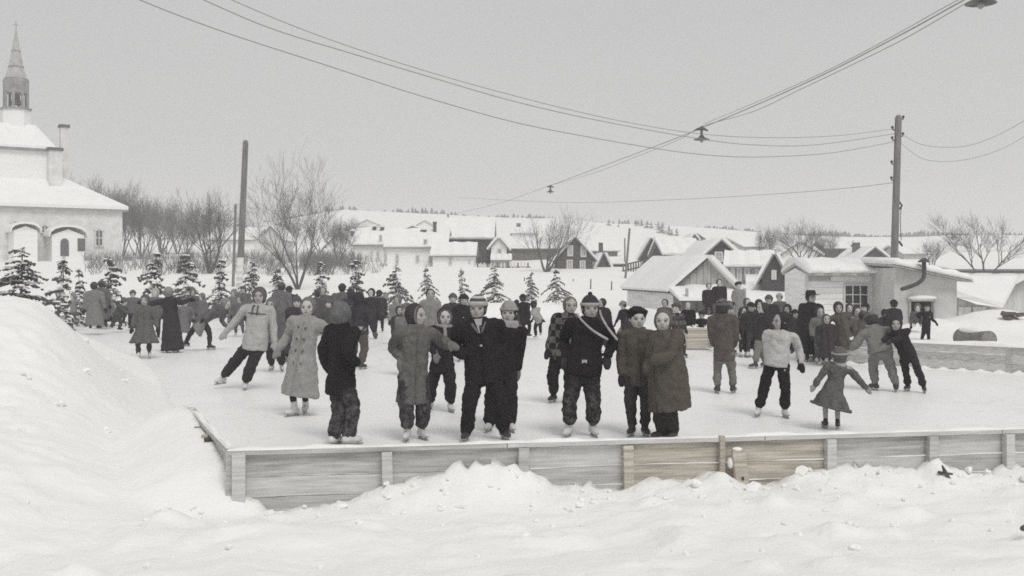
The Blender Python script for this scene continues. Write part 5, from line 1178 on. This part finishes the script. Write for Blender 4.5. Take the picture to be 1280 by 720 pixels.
    if hat == 'peaked':
        b = MB(); cap(b, cr0, 1.1, .15, tall=.95); b.loft([[cr0+hl*(s*.62*a*q)+hf_*(a*(.75+.55*e_*(1-abs(s)**2*.4)))+hu*a*(.28-.1*e_+o) for s, q in ((-1, 1), (-.5, 1), (0, 1), (.5, 1), (1, 1))]+[cr0+hl*(s*.62*a)+hf_*(a*(.75+.55*e_*(1-abs(s)**2*.4)))+hu*a*(.22-.1*e_+o) for s in (1, .5, 0, -.5, -1)] for e_, o in ((0, 0), (1, -.03))]); bd(b, 'peaked_cap', HC, smooth=True)
    # ---- extras
    for e in extras:
        if e == 'long_strings':
            for pts in (((722, 392), (727, 400), (741, 413), (759, 424)), ((750, 388), (752, 396), (760, 410), (771, 424))):
                b = MB(); q = [P(x, y, d-.17) for x, y in pts]; b.tube(q, [.010, .011, .013, .016], 8, 4); bd(b, 'hat_string', cloth(.5))
        if e == 'belt':
            b = MB(); rg = [[p for p in ring(HP+u*(s*Lsp), .108*h*wide, .090*h, n=24)] for s in (.12, .22)]; b.loft(rg); bl_ = bd(b, 'belt', cloth(.04), smooth=True)
            b = MB(); b.box(HP+u*(.17*Lsp)+fw*.095*h, (.06, .02, .045)); bd(b, 'buckle', STEEL, bl_)
        if e == 'buttons':
            for s in (.72, .45, .18, -.1):
                for o in (-.035, .05): b = MB(); b.ell(HP+u*(s*Lsp)+fw*(.092*h)+ll*(o*h*.8), (ll, fw, u), (.016, .012, .016), 8, 6); bd(b, 'button', BTN, smooth=True)
        if e == 'chest_stripes':
            b = MB(); pts = [ring(HP+u*(.74*Lsp), .112*h, .080*h, n=24)[j % 24] for j in range(25)]; b.tube(pts, [.010]*25, 6, 1); bd(b, 'chest_stripe', cloth(.10), smooth=True)
            for o in (-.032, .022): b = MB(); b.tube([N2+fw*.055*h+ll*(o*h*.6), HP+u*(.9*Lsp)+fw*.072*h+ll*o*h, HP+u*(.72*Lsp)+fw*.085*h+ll*o*h*.9], [.012]*3, 6, 2); bd(b, 'neck_tie', cloth(.12), smooth=True)
        if e == 'shirt_v':
            b = MB(); b.loft([[N2+fw*.058*h+ll*(x*h)+u*z*h*.5 for x, z in ((-.03, .05), (.03, .05), (.0, -.0))], [HP+u*(.72*Lsp)+fw*.094*h+ll*(x*h) for x in (-.002, .002, 0)]]); bd(b, 'shirt_front', cloth(.45))
            for s in (-1, 1): b = MB(); b.tube([N2+ll*s*.05*h+u*.015*h, N2+ll*s*.045*h+fw*.05*h-u*.01*h, HP+u*(.74*Lsp)+fw*.09*h+ll*s*.012*h], [.02, .022, .012], 8, 2); bd(b, 'lapel', cloth(.16), smooth=True)
        if e == 'light_collar':
            b = MB(); rg = []; cc = N2+u*.014*h
            for q, r_ in ((-.03, .075), (.0, .078), (.03, .064), (.03, .05), (0, .055)): rg.append([cc+u*q*h+ll*(r_*h*1.15*cos(2*pi*j/18))+fw*(r_*h*sin(2*pi*j/18)) for j in range(18)])
            b.loft(rg+[rg[0]], caps=False); bd(b, 'light_collar', cloth(.42), smooth=True)
        if e == 'scarf':
            b = MB(); cc = N2+u*.016*h; b.tube([cc+ll*(.062*h*cos(2*pi*j/16))+fw*(.06*h*sin(2*pi*j/16)) for j in range(17)], [.026]*17, 8, 1); b.tube([cc+fw*.07*h, HP+u*.75*Lsp+fw*.09*h+ll*.01*h, HP+u*.5*Lsp+fw*.1*h+ll*.02*h], [.026, .03, .028], 8, 3, flat=(fw, .5)); bd(b, 'scarf', cloth(.36), vox=.012)
        if e == 'white_pocket':
            b = MB(); b.ell(HP+u*(.5*Lsp)+fw*.095*h, (ll, fw, u), (.018, .01, .014), 8, 6); bd(b, 'emblem', cloth(.5), smooth=True)
        if e == 'bonnet_band':
            b = MB(); b.tube([C_+hu*(a*.35+a*.1*sin(2*pi*j/24))-hf_*a*.25+hl*(a*.98*cos(2*pi*j/24))+hf_*(a*.98*sin(2*pi*j/24)) for j in range(25)], [.13*a]*25, 8, 1); bd(b, 'bonnet_trim', cloth(.40), smooth=True)
        if e == 'rim_skirt':
            b = MB(); L2 = len(last); b.tube([last[j % L2]+V((0, 0, .01)) for j in range(L2+1)], [.018]*(L2+1), 6, 1); bd(b, 'hem', TC, smooth=True)
        if e == 'waistband':
            b = MB(); rg = [ring(HP+u*(s*Lsp), .112*h, .092*h, n=24) for s in (-.02, .14)]; b.loft(rg); bd(b, 'light_waistband', cloth(.42), smooth=True)
        if e == 'skirt_light':
            b = MB(); rg = []
            for i in range(6):
                t = i/5; r_ = ring(HP+u*(.1*Lsp)-dn*0-(u*.6+V((0, 0, .6))).normalized()*(t*.24*h), (.09+.06*t)*h, (.08+.055*t)*h, n=24); rg.append(r_)
            b.loft(rg); bd(b, 'skirt', cloth(.30), vox=vox)
    return root
p_ = person
# --- front row
p_('girl seen from behind in a dark coat and round grey knit hat, leftmost in front', (428, 377), [(417, 566), (436, 566)], [(410, 470, -.02), (446, 462, .05)], yaw=140, hyaw=150, hip=(426, 478), top='jacket', tc=.036, low='straight', lc=.06, lk='snowy', hat='hood', hc=(.17, .165, .175), hand='hidden', d=12.0, wide=1.12, extras=())
p_('kid in a grey green hooded duffle parka and white skates, looking to the right', (521, 379), [(509, 551), (527, 549)], [(501, 455), (566, 432, .1)], yaw=14, hyaw=62, hip=(517, 470), top='parka', tc=(.155, .15, .135), tk='mottled', low='skipants', lc=.075, lk='snowy', hat='earflap', hc=(.10, .09, .085), band=.2, mc=.2)
p_('boy in an earflap cap and pale scarf between the duffle parka and the banded hat', (556, 384), [(538, 512), (563, 515)], [(545, 447, .12), (577, 440, .1)], yaw=5, hyaw=12, hip=(553, 455), top='jacket', tc=.045, low='skipants', lc=.045, hat='earflap', hc=(.06, .055, .055), band=.16, extras=('scarf',), mc=.22)
p_('boy in a banded knit hat and open dark jacket standing wide legged in front', (597, 370), [(583, 551), (630, 549)], [(581, 452, .12), (618, 455, .12)], yaw=5, hyaw=-5, hip=(604, 465), top='jacket', tc=.033, low='straight', lc=.034, hat='striped', hc=.10, band=.42, hand='hidden', wide=1.18, extras=('shirt_v', 'white_pocket'), skate='dark')
p_('girl in a light knit cap and dark top, close behind the banded hat', (636, 377), [(612, 545), (638, 540)], [(612, 450), (644, 487)], yaw=0, hyaw=-8, hip=(628, 462), top='sweater', tc=.036, low='straight', lc=.04, hat='toque', hc=(.36, .35, .33), band=.4, extras=('light_collar',), mc=.2, d=13.0)
p_('boy with bare fair hair and a checked dark mackinaw, behind the tall striped toque', (713, 370), [(692, 503), (712, 500)], [(683, 447), (735, 450)], yaw=-12, hyaw=10, hip=(704, 441), top='jacket', tc=.035, tk='plaid', low='skipants', lc=.035, hat='none', hair=HAIRL, mc=.05, skate='dark', d=15.2)
p_('girl in a dark belted snowsuit and striped toque with long pale strings over one shoulder', (738, 370), [(711, 546), (741, 545)], [(706, 452), (759, 452)], yaw=-4, hyaw=6, hip=(729, 462), top='snowsuit', tc=.030, low='skipants', lc=.034, lk='snowy', hat='pompom', hc=(.09, .085, .09), band=(.46, .43, .43), mc=.07, wide=1.12, extras=('long_strings', 'belt'))
p_('girl in a curly dark fleece hat and brown jacket, hugged by the woman in brown', (797, 384), [(790, 545), (806, 545)], [(777, 478), (816, 468)], yaw=-6, hyaw=5, hip=(798, 470), top='jacket', tc=(.121, .097, .074), tk='tweed', low='pants', lc=(.09, .075, .065), hat='curly', hc=.045, mc=.06, skate='dark', d=12.45)
p_('stout woman in a brown tweed coat, hugging the girl in the fleece hat', (829, 386), [(828, 550), (842, 550)], [(807, 470, .28), (812, 455, .22)], yaw=-52, hyaw=-14, hip=(836, 482), top='bulky', tc=(.121, .095, .068), tk='tweed', low='straight', lc=(.075, .062, .05), hat='kerchief', hc=(.16, .13, .11), mc=.15, hand='hidden', d=12.0, skate='dark', wide=1.12, build_=1.32, skin=SKINL)
p_('man seen from behind in a leather jacket and light trousers on dark skates', (903, 373), [(897, 492), (916, 492)], [(893, 436, -.16), (918, 436, -.16)], yaw=168, hip=(905, 441), top='jacket', tc=(.125, .095, .08), low='pants', lc=(.22, .20, .17), hat='knit', hc=(.16, .155, .16), skate='dark', hand='hidden', tk='mottled')
p_('girl in a white sweater and rolled dark trousers on white skates, head turned away', (976, 389), [(948, 521), (981, 522)], [(963, 462), (1002, 459)], yaw=-12, hyaw=-75, hip=(971, 452), top='sweater', tc=(.58, .57, .55), low='rolled', lc=.036, hat='kerchief', hc=.07, mc=.05, hand='mitten')
p_('small girl seen from behind, arms spread, in a flared coat with pale fur collar', (1050, 433), [(1032, 536), (1047, 537)], [(1012, 492), (1085, 488)], yaw=172, hyaw=165, hip=(1041, 489), top='flared', tc=(.14, .13, .125), tk='mottled', low='stockings', lc=(.45, .44, .42), hat='bonnet', hc=(.15, .14, .13), band=.4, mc=.35, skate='dark', extras=('light_collar', 'rim_skirt', 'bonnet_band'))
p_('grown up in a pale grey suit seen from behind, bending to hold the dark kid', (1087, 393), [(1094, 488), (1120, 490)], [(1070, 425, -.2), (1122, 419, -.1)], yaw=178, hip=(1101, 440), top='snowsuit', tc=(.24, .23, .215), low='pants', lc=(.22, .21, .20), hat='knit', hc=(.2, .19, .18), skate='dark', h=1.62, hd=.35, tiltf=40, hand='mitten', mc=.1)
p_('kid in dark clothes leaning back, held by the pale grey suit', (1120, 395), [(1135, 489), (1155, 491)], [(1106, 424, .1), (1112, 428, .15)], yaw=-30, hyaw=-20, hip=(1134, 441), top='jacket', tc=.05, low='rolled', lc=.055, hat='hood', hc=.08, skate='dark', mc=.08)
# --- left group
p_('woman in a pale grey double breasted coat holding hands with the white pullover', (385, 371), [(368, 520), (382, 516)], [(346, 441), (414, 445, -.05)], yaw=-18, hyaw=-4, hip=(378, 448), top='coat', tc=(.38, .37, .35), low='stockings', lc=.06, hat='earflap', hc=(.20, .19, .19), mc=.3, extras=('buttons',), wide=1.1)
p_('boy in a white pullover with dark chest stripes striding on white skates', (324, 359), [(278, 480), (307, 487)], [(270, 430), (345, 446)], yaw=-10, hyaw=3, hip=(319, 430), top='sweater', tc=(.50, .49, .47), low='skipants', lc=(.075, .065, .06), hat='hood', hc=(.13, .12, .12), mc=.45, extras=('chest_stripes',), wide=1.08, d=17.0)
p_('skater hidden behind the white pullover, only dark legs and a face by the shoulder showing', (339, 372), [(340, 463), (352, 464)], [(332, 420), (356, 435)], yaw=8, hyaw=-5, hip=(343, 421), top='jacket', tc=(.14, .13, .14), low='skipants', lc=.06, hat='hood', hc=(.18, .17, .18), d=19.8)
p_('girl in a dark coat between the white pullover and the pale grey coat', (371, 370), [(358, 452), (372, 452)], [(352, 425), (385, 425)], yaw=10, hyaw=10, hip=(367, 415), top='coat', tc=(.10, .095, .09), low='pants', lc=.06, hat='pompom', hc=.12, d=22)
p_('skater bent low with one leg stretched behind, light skirt over dark trousers', (285, 373), [(232, 433), (262, 437)], [(252, 402, .2), (285, 412)], yaw=78, hyaw=70, hip=(252, 400), top='jacket', tc=(.15, .14, .15), low='pants', lc=(.10, .095, .10), hat='kerchief', hc=(.28, .27, .28), h=1.42, tiltf=25, d=25, skate='dark', extras=('skirt_light',), tk='mottled')
p_('person in a long dark coat with both arms spread wide, back to the camera', (211, 358), [(208, 441), (218, 441)], [(176, 378), (240, 375)], yaw=172, hyaw=190, hip=(214, 402), top='longcoat', tc=(.085, .08, .078), low='pants', lc=(.09, .07, .07), hat='kerchief', hc=(.30, .29, .28), skate='dark', hemx=214, d=24.6, wide=1.15)
p_('small kid in a round grey hood and bulky grey coat at the left', (181, 368), [(173, 449), (187, 448)], [(163, 418), (199, 418)], yaw=4, hip=(181, 412), top='flared', tc=(.15, .145, .14), low='pants', lc=(.09, .08, .085), hat='hood', hc=(.13, .12, .12), d=23)
p_('dark skater stooping forward beside the round hooded kid', (157, 372), [(139, 411), (149, 414)], [(164, 395), (155, 400)], yaw=60, hip=(147, 393), top='jacket', tc=(.10, .10, .105), low='pants', lc=(.10, .10, .105), hat='knit', hc=.14, h=1.35, tiltf=20, d=32, skate='dark')
p_('grey coated back half hidden by the snow mound', (118, 352), [(113, 412), (123, 412)], [(104, 392), (132, 388)], yaw=178, hip=(118, 386), top='coat', tc=(.25, .24, .24), low='pants', lc=.1, hat='knit', hc=(.11, .10, .10), d=31, skate='dark', wide=1.2)
p_('child in a pale grey jacket behind the crest of the mound, second from the left', (91, 366), [(86, 404), (96, 404)], [(82, 386), (101, 388)], yaw=-20, hip=(92, 388), top='jacket', tc=(.30, .29, .30), low='pants', lc=.18, hat='hood', hc=(.32, .31, .32), d=35)
p_('dark dressed child at the far left behind the crest of the mound', (73, 364), [(74, 402), (82, 402)], [(69, 384), (84, 386)], yaw=20, hip=(76, 386), top='jacket', tc=(.09, .085, .095), low='pants', lc=.14, hat='kerchief', hc=.08, d=36)
p_('child in a dark jacket between the grey back and the mound', (132, 366), [(130, 404), (137, 404)], [(127, 386), (139, 386)], yaw=0, hip=(132, 386), top='jacket', tc=(.09, .08, .085), low='pants', lc=.09, hat='knit', hc=.1, d=36)
p_('person half hidden at the right side of the long dark coat with spread arms', (232, 372), [(226, 424), (236, 424)], [(222, 400), (242, 402)], yaw=20, hip=(230, 400), top='coat', tc=(.20, .19, .20), low='pants', lc=.12, hat='hood', hc=.2, d=28)
p_('dim skater between the bent skater and the white pullover', (299, 368), [(295, 421), (304, 421)], [(289, 396), (310, 396)], yaw=0, hip=(299, 396), top='jacket', tc=(.16, .15, .16), low='pants', lc=.14, hat='hood', hc=.15, d=30)
p_('broad back in a dim grey coat left of the pale grey coat', (352, 352), [(347, 424), (358, 424)], [(338, 396), (365, 396)], yaw=180, hip=(352, 392), top='coat', tc=(.17, .16, .17), low='pants', lc=.12, hat='knit', hc=.14, d=28.5)
# --- crowd behind the girl seen from behind
p_('back of a person in a rounded grey brown coat, above the round knit hat', (428, 354), [(424, 424), (433, 424)], [(420, 396, .15), (438, 396, .15)], yaw=176, hip=(428, 392), top='jacket', tc=(.15, .14, .14), low='pants', lc=.12, hat='knit', hc=.09, d=29, wide=1.2)
p_('child in a dark jacket with a pale waistband reaching one arm to the right', (449, 365), [(440, 460), (452, 462)], [(438, 400), (470, 423)], yaw=165, hip=(448, 412), top='jacket', tc=(.09, .085, .09), low='skipants', lc=(.12, .10, .09), hat='hood', hc=.08, mc=.12, d=20.6, extras=('waistband',), skate='dark')
p_('dark skater with a dark cap directly right of the pale waistband', (464, 360), [(459, 424), (469, 424)], [(454, 392), (474, 396)], yaw=-10, hip=(464, 394), top='jacket', tc=(.08, .075, .075), low='pants', lc=.08, hat='earflap', hc=.07, d=29)
p_('skater stooping in a pale top and dark seat beside the drooping fir', (484, 367), [(473, 403), (481, 402)], [(488, 385), (482, 392)], yaw=80, hip=(476, 386), top='jacket', tc=(.33, .32, .31), low='pants', lc=.07, hat='hood', hc=.3, h=1.2, tiltf=20, d=38)
p_('small dark capped head right of the pale grey coat', (411, 373), [(408, 436), (417, 436)], [(400, 408), (420, 408)], yaw=-10, hip=(412, 406), top='jacket', tc=(.10, .10, .10), low='pants', lc=.09, hat='knit', hc=.13, d=25.5)
p_('person in a pale grey jacket just left behind the duffle parka', (508, 378), [(504, 470), (514, 470)], [(496, 430), (520, 430)], yaw=-15, hip=(509, 430), top='jacket', tc=(.24, .23, .22), low='pants', lc=.14, hat='knit', hc=.16, d=19.2)
p_('tall lad with fair hair peering over between the parka and the earflap cap', (538, 360), [(530, 446), (541, 446)], [(522, 415), (552, 415)], yaw=0, hyaw=10, hip=(536, 405), top='jacket', tc=(.30, .29, .27), low='pants', lc=.09, hat='none', d=23.4, extras=())
p_('dark clad kid with a white emblem peeping out left of the banded hat', (580, 367), [(574, 452), (586, 452)], [(566, 418), (592, 418)], yaw=5, hip=(578, 412), top='jacket', tc=.035, low='pants', lc=.04, hat='knit', hc=.06, d=22.2, extras=('white_pocket',))
p_('thin dark skater alone on the ice below the narrow fir', (654, 367), [(653, 424), (661, 422)], [(650, 392), (662, 396)], yaw=150, hip=(656, 398), top='jacket', tc=.040, low='pants', lc=.035, hat='knit', hc=.06, d=29, skate='dark')
p_('child bending forward in a pale jacket and dark trousers right of the thin dark skater', (666, 376), [(670, 424), (676, 421)], [(684, 404), (664, 402)], yaw=-150, hip=(674, 400), top='jacket', tc=(.42, .41, .39), low='pants', lc=.045, hat='knit', hc=.05, d=29, h=1.15, tiltf=15)
p_('dark clad kid looking left, just right of the striped toque', (752, 372), [(750, 440), (758, 440)], [(745, 405), (765, 412)], yaw=-35, hyaw=-60, hip=(754, 410), top='jacket', tc=(.045, .04, .05), low='pants', lc=.05, hat='none', d=24.8)
p_('skater in pale cap and dark coat leaning left, above the fleece hat', (777, 376), [(768, 432), (786, 436)], [(765, 414), (772, 424)], yaw=-60, hip=(781, 408), top='coat', tc=(.045, .04, .05), low='pants', lc=.2, hat='knit', hc=(.30, .29, .27), d=27, tiltf=20)
p_('person with a dark cap behind the fleece hat, at the corner of the plank shed', (789, 386), [(785, 440), (793, 440)], None, yaw=0, hip=(789, 412), top='jacket', tc=.09, low='pants', lc=.07, hat='knit', hc=.08, d=25)
p_('kid in a reddish brown jacket above the woman in brown', (831, 373), [(827, 432), (835, 432)], None, yaw=0, hyaw=-20, hip=(831, 403), top='jacket', tc=(.13, .075, .07), low='pants', lc=.06, hat='none', d=27)
p_('skater in a pale checked mackinaw behind the woman in brown', (845, 379), [(842, 446), (855, 447)], [(833, 412), (858, 414)], yaw=15, hyaw=-30, hip=(847, 415), top='jacket', tc=(.08, .07, .06), tk='plaid', low='pants', lc=(.07, .055, .05), hat='curly', hc=.1, d=23.4, skate='dark')
# --- spectators round the crate
p_('kid in a black jacket perched on the left end of the crate', (860, 376), [(857, 424), (865, 424)], [(855, 402), (868, 404)], yaw=0, hyaw=-10, hip=(861, 403), top='jacket', tc=.03, low='pants', lc=.03, hat='none', hair=HAIRL, d=26.2, gzv=.47, h=1.05)
p_('dark dressed kid leaning on the crate right of the black jacket', (877, 388), [(872, 424), (880, 424)], [(868, 404), (885, 406)], yaw=-20, hip=(877, 407), top='jacket', tc=.045, low='pants', lc=.03, hat='knit', hc=.06, d=26.3, gzv=.47, h=.95)
BK = 31.0
p_('left one of two dark jacketed boys high on the bank above the leather jacket', (886, 353), [(882, 402), (890, 402)], None, yaw=-5, hip=(886, 378), top='jacket', tc=(.055, .055, .065), low='pants', lc=.05, hat='none', d=BK, gzv=.5, wide=1.1)
p_('taller bareheaded boy on the bank, right one of the two above the leather jacket', (899, 348), [(896, 402), (905, 402)], None, yaw=0, hip=(900, 378), top='jacket', tc=(.065, .04, .045), low='pants', lc=.05, hat='none', d=BK, gzv=.5, wide=1.15)
p_('person in a long pale coat and dark fur hat before the windowed house', (923, 352), [(921, 404), (929, 404)], None, yaw=10, hip=(924, 380), top='longcoat', tc=(.30, .30, .29), low='pants', lc=.1, hat='curly', hc=.06, d=31, gzv=.42)
p_('dark spectator low between the leather jacket and the pale coat', (929, 383), [(925, 448), (933, 448)], None, yaw=30, hip=(929, 416), top='jacket', tc=(.075, .07, .065), low='pants', lc=.04, hat='none', d=23.6)
p_('spectator in a square dark cap and dark green jacket', (939, 377), [(935, 447), (944, 447)], None, yaw=0, hip=(940, 414), top='coat', tc=(.07, .072, .06), low='pants', lc=.08, hat='peaked', hc=.055, d=23.5, wide=1.1)
p_('spectator in a tan snowpant stooping on dark skates beside the white sweater', (953, 377), [(944, 461), (956, 459)], None, yaw=-70, hyaw=-80, hip=(952, 420), top='jacket', tc=(.08, .075, .065), low='skipants', lc=(.24, .22, .19), hat='none', d=20.9, skate='dark')
p_('tall dark spectator with a pale face, in front of the steep gable house', (961, 368), [(958, 436), (967, 436)], None, yaw=-20, hip=(962, 405), top='coat', tc=(.065, .065, .07), low='pants', lc=.06, hat='knit', hc=.12, d=26, wide=1.15)
p_('child in a pale cap by the snow pile left of the workshop', (974, 366), [(971, 420), (979, 420)], None, yaw=-30, hip=(975, 394), top='jacket', tc=(.12, .12, .125), low='pants', lc=.1, hat='knit', hc=(.4, .39, .38), d=30)
p_('person in a dark brimmed felt hat and long dark overcoat in front of the workshop', (1014, 364), [(1009, 452), (1019, 452)], [(1000, 414), (1030, 414)], yaw=-8, hyaw=20, hip=(1013, 408), top='longcoat', tc=(.055, .055, .052), low='pants', lc=.05, hat='fedora', hc=.055, d=22.4, skate='dark', wide=1.1)
p_('woman with a pale face half hidden beside the overcoat, holding up a white cloth', (1025, 383), [(1021, 455), (1029, 455)], None, yaw=0, hip=(1025, 418), top='jacket', tc=(.22, .21, .20), low='pants', lc=.1, hat='none', d=21.9)
p_('girl in a brown grey long coat in front of the felt hat', (1033, 392), [(1028, 456), (1038, 456)], None, yaw=-5, hip=(1034, 424), top='longcoat', tc=(.10, .09, .085), low='pants', lc=.06, hat='kerchief', hc=.10, d=21.2, tk='mottled', wide=1.15)
p_('girl in a hooded olive coat, left of the many paned window', (1048, 377), [(1052, 453), (1063, 453)], [(1036, 402), (1064, 412)], yaw=-10, hip=(1055, 415), top='coat', tc=(.135, .115, .085), low='pants', lc=.12, hat='hood', hc=(.10, .095, .09), d=21.8)
p_('child with a dark hood in front of the many paned window', (1071, 383), [(1067, 448), (1077, 448)], None, yaw=10, hip=(1071, 414), top='coat', tc=(.19, .17, .145), low='pants', lc=.14, hat='none', d=23)
p_('dark capped child left behind the pale grey suit', (1081, 378), [(1077, 440), (1087, 440)], None, yaw=-60, hip=(1081, 408), top='jacket', tc=(.10, .10, .10), low='pants', lc=.1, hat='knit', hc=.06, d=24.5)
p_('figure in dark cap standing right beside the foot of the tall pole', (1117, 374), [(1113, 432), (1121, 432)], None, yaw=180, hip=(1117, 404), top='jacket', tc=(.07, .065, .06), low='pants', lc=.09, hat='knit', hc=.05, d=26.4)
p_('child in a dim jacket in the dark doorway of the lean-to', (1147, 379), [(1143, 420), (1151, 420)], None, yaw=-20, hip=(1147, 400), top='jacket', tc=(.12, .12, .13), low='pants', lc=.12, hat='hood', hc=.14, d=29.5, gzv=.3, h=1.15)
p_('boy in a dark suit with a white badge, before the lean-to doorway', (1159, 378), [(1152, 430), (1161, 431)], [(1150, 400), (1171, 405)], yaw=25, hyaw=-30, hip=(1158, 404), top='jacket', tc=(.045, .04, .038), low='pants', lc=.045, hat='knit', hc=.07, d=26.5, extras=('white_pocket',), boots=True)

# --- more of the crowd further back
for lab, hx, hy, fy, dd, yw, tp, c_, ht, hc_ in [
 ('pale round face peeping out left of the long dark coat', 194, 360, 424, 29, 5, 'jacket', (.16, .15, .15), 'hood', (.45, .44, .43)),
 ('dim figure in the trees left of the long dark coat', 166, 362, 412, 33, 20, 'jacket', (.17, .16, .17), 'knit', .14),
 ('faint skater behind the knees of the bent skater', 252, 366, 414, 33, -30, 'jacket', (.18, .17, .18), 'hood', .2),
 ('dim figure above the shoulder of the white pullover', 304, 357, 408, 36, 0, 'coat', (.15, .14, .15), 'knit', .12),
 ('dark coated figure between the firs left of the pale grey coat', 362, 357, 414, 32, 160, 'coat', (.10, .095, .10), 'knit', .09),
 ('dark headed figure close behind the hat of the pale grey coat', 397, 362, 420, 31, 170, 'jacket', (.11, .10, .105), 'none', .1),
 ('broad dark back right of the small dark capped head', 439, 361, 424, 28, 178, 'coat', (.085, .08, .085), 'hood', .09),
 ('dark figure with head down at the left foot of the drooping fir', 474, 362, 416, 32, 190, 'jacket', (.10, .09, .09), 'knit', .07),
 ('pale clad figure right of the drooping fir', 497, 368, 430, 27, -20, 'jacket', (.28, .27, .25), 'hood', .2),
 ('dim face between the earflap cap and the dark emblem kid', 566, 366, 440, 25, 0, 'jacket', (.10, .09, .09), 'knit', .12),
 ('grey clad kid seen between the two right hand groups', 912, 381, 444, 24.5, 30, 'jacket', (.13, .125, .13), 'knit', .1),
 ('dark figure with a scarf at the back left of the green jacket', 934, 372, 436, 27, 10, 'coat', (.08, .075, .07), 'kerchief', .12),
 ('grey skater half hidden by the tan snowpants', 949, 374, 446, 24.8, 0, 'jacket', (.10, .10, .095), 'hood', .09),
 ('dark hooded child right behind the white sweater', 984, 380, 446, 24, -30, 'coat', (.07, .065, .07), 'hood', .07),
 ('slim dark figure between the white sweater and the felt hat', 994, 386, 448, 23.6, 10, 'jacket', (.09, .085, .08), 'knit', .06),
 ('brown clad child behind the olive coat', 1062, 379, 442, 25, -10, 'coat', (.12, .10, .085), 'earflap', .08),
 ('grey brown back between the many paned window and the pale grey suit', 1078, 388, 452, 22.6, 165, 'coat', (.16, .145, .125), 'knit', .10),
 ('dim back of a tall figure right of the grey coated back', 127, 350, 408, 34, 185, 'coat', (.15, .145, .15), 'knit', .12),
 ('small pale hooded child between the grey coated back and the stooping skater', 137, 372, 410, 34.5, 0, 'jacket', (.26, .25, .26), 'hood', .3),
 ('dim figure in front of the fir left of the bent skater', 241, 360, 410, 34, 20, 'coat', (.13, .125, .13), 'hood', .15),
 ('grey hooded figure just right of the bent skater', 292, 361, 412, 33.5, -15, 'coat', (.20, .19, .20), 'hood', .24),
 ('short dark child in front of the fir below the big bare tree', 345, 377, 424, 29.5, 10, 'jacket', (.09, .085, .09), 'pompom', .12),
 ('dark broad figure with a light scarf above the right shoulder of the pale grey coat', 404, 358, 416, 32, 0, 'coat', (.12, .11, .115), 'kerchief', .2),
 ('pair mate in a grey jacket left of the rounded grey brown coat', 418, 366, 420, 30.5, -10, 'jacket', (.17, .165, .17), 'knit', .13),
 ('dark skater seen over the left shoulder of the duffle parka', 499, 382, 440, 25, 20, 'jacket', (.10, .095, .09), 'earflap', .08),
 ('tiny dark figure on the far ice right of the knit cap', 646, 374, 416, 33, 160, 'jacket', (.06, .055, .06), 'knit', .05),
 ('small dark child close to the left foot of the tall pole', 1106, 386, 436, 26.5, 20, 'jacket', (.08, .075, .07), 'hood', .07)]:
    p_(lab, (hx, hy), [(hx-4, fy), (hx+4, fy)], None, yaw=yw, hip=(hx, (hy+fy)/2+2), top=tp, tc=c_, low='pants', lc=.06, hat=ht, hc=hc_, d=dd, skate='dark', wide=1.1)

# ================================================================ air
zs = 60.0
b = MB(); b.box(V((0, 0, (zs-3)/2)), (3400, 3400, zs+3))
hm = bpy.data.materials.new('haze'); hm.use_nodes = True; t = hm.node_tree; t.nodes.clear()
pv = t.nodes.new('ShaderNodeVolumePrincipled'); pv.inputs['Color'].default_value = (.97, .97, .98, 1); pv.inputs['Density'].default_value = .0018; pv.inputs['Anisotropy'].default_value = .1
mo = t.nodes.new('ShaderNodeOutputMaterial'); t.links.new(pv.outputs['Volume'], mo.inputs['Volume'])
hz_o = b.build('haze', hm, None, origin=(0, 0, 0)); tag(hz_o, 'thin pale winter haze over the rink and village', 'haze', kind='stuff')
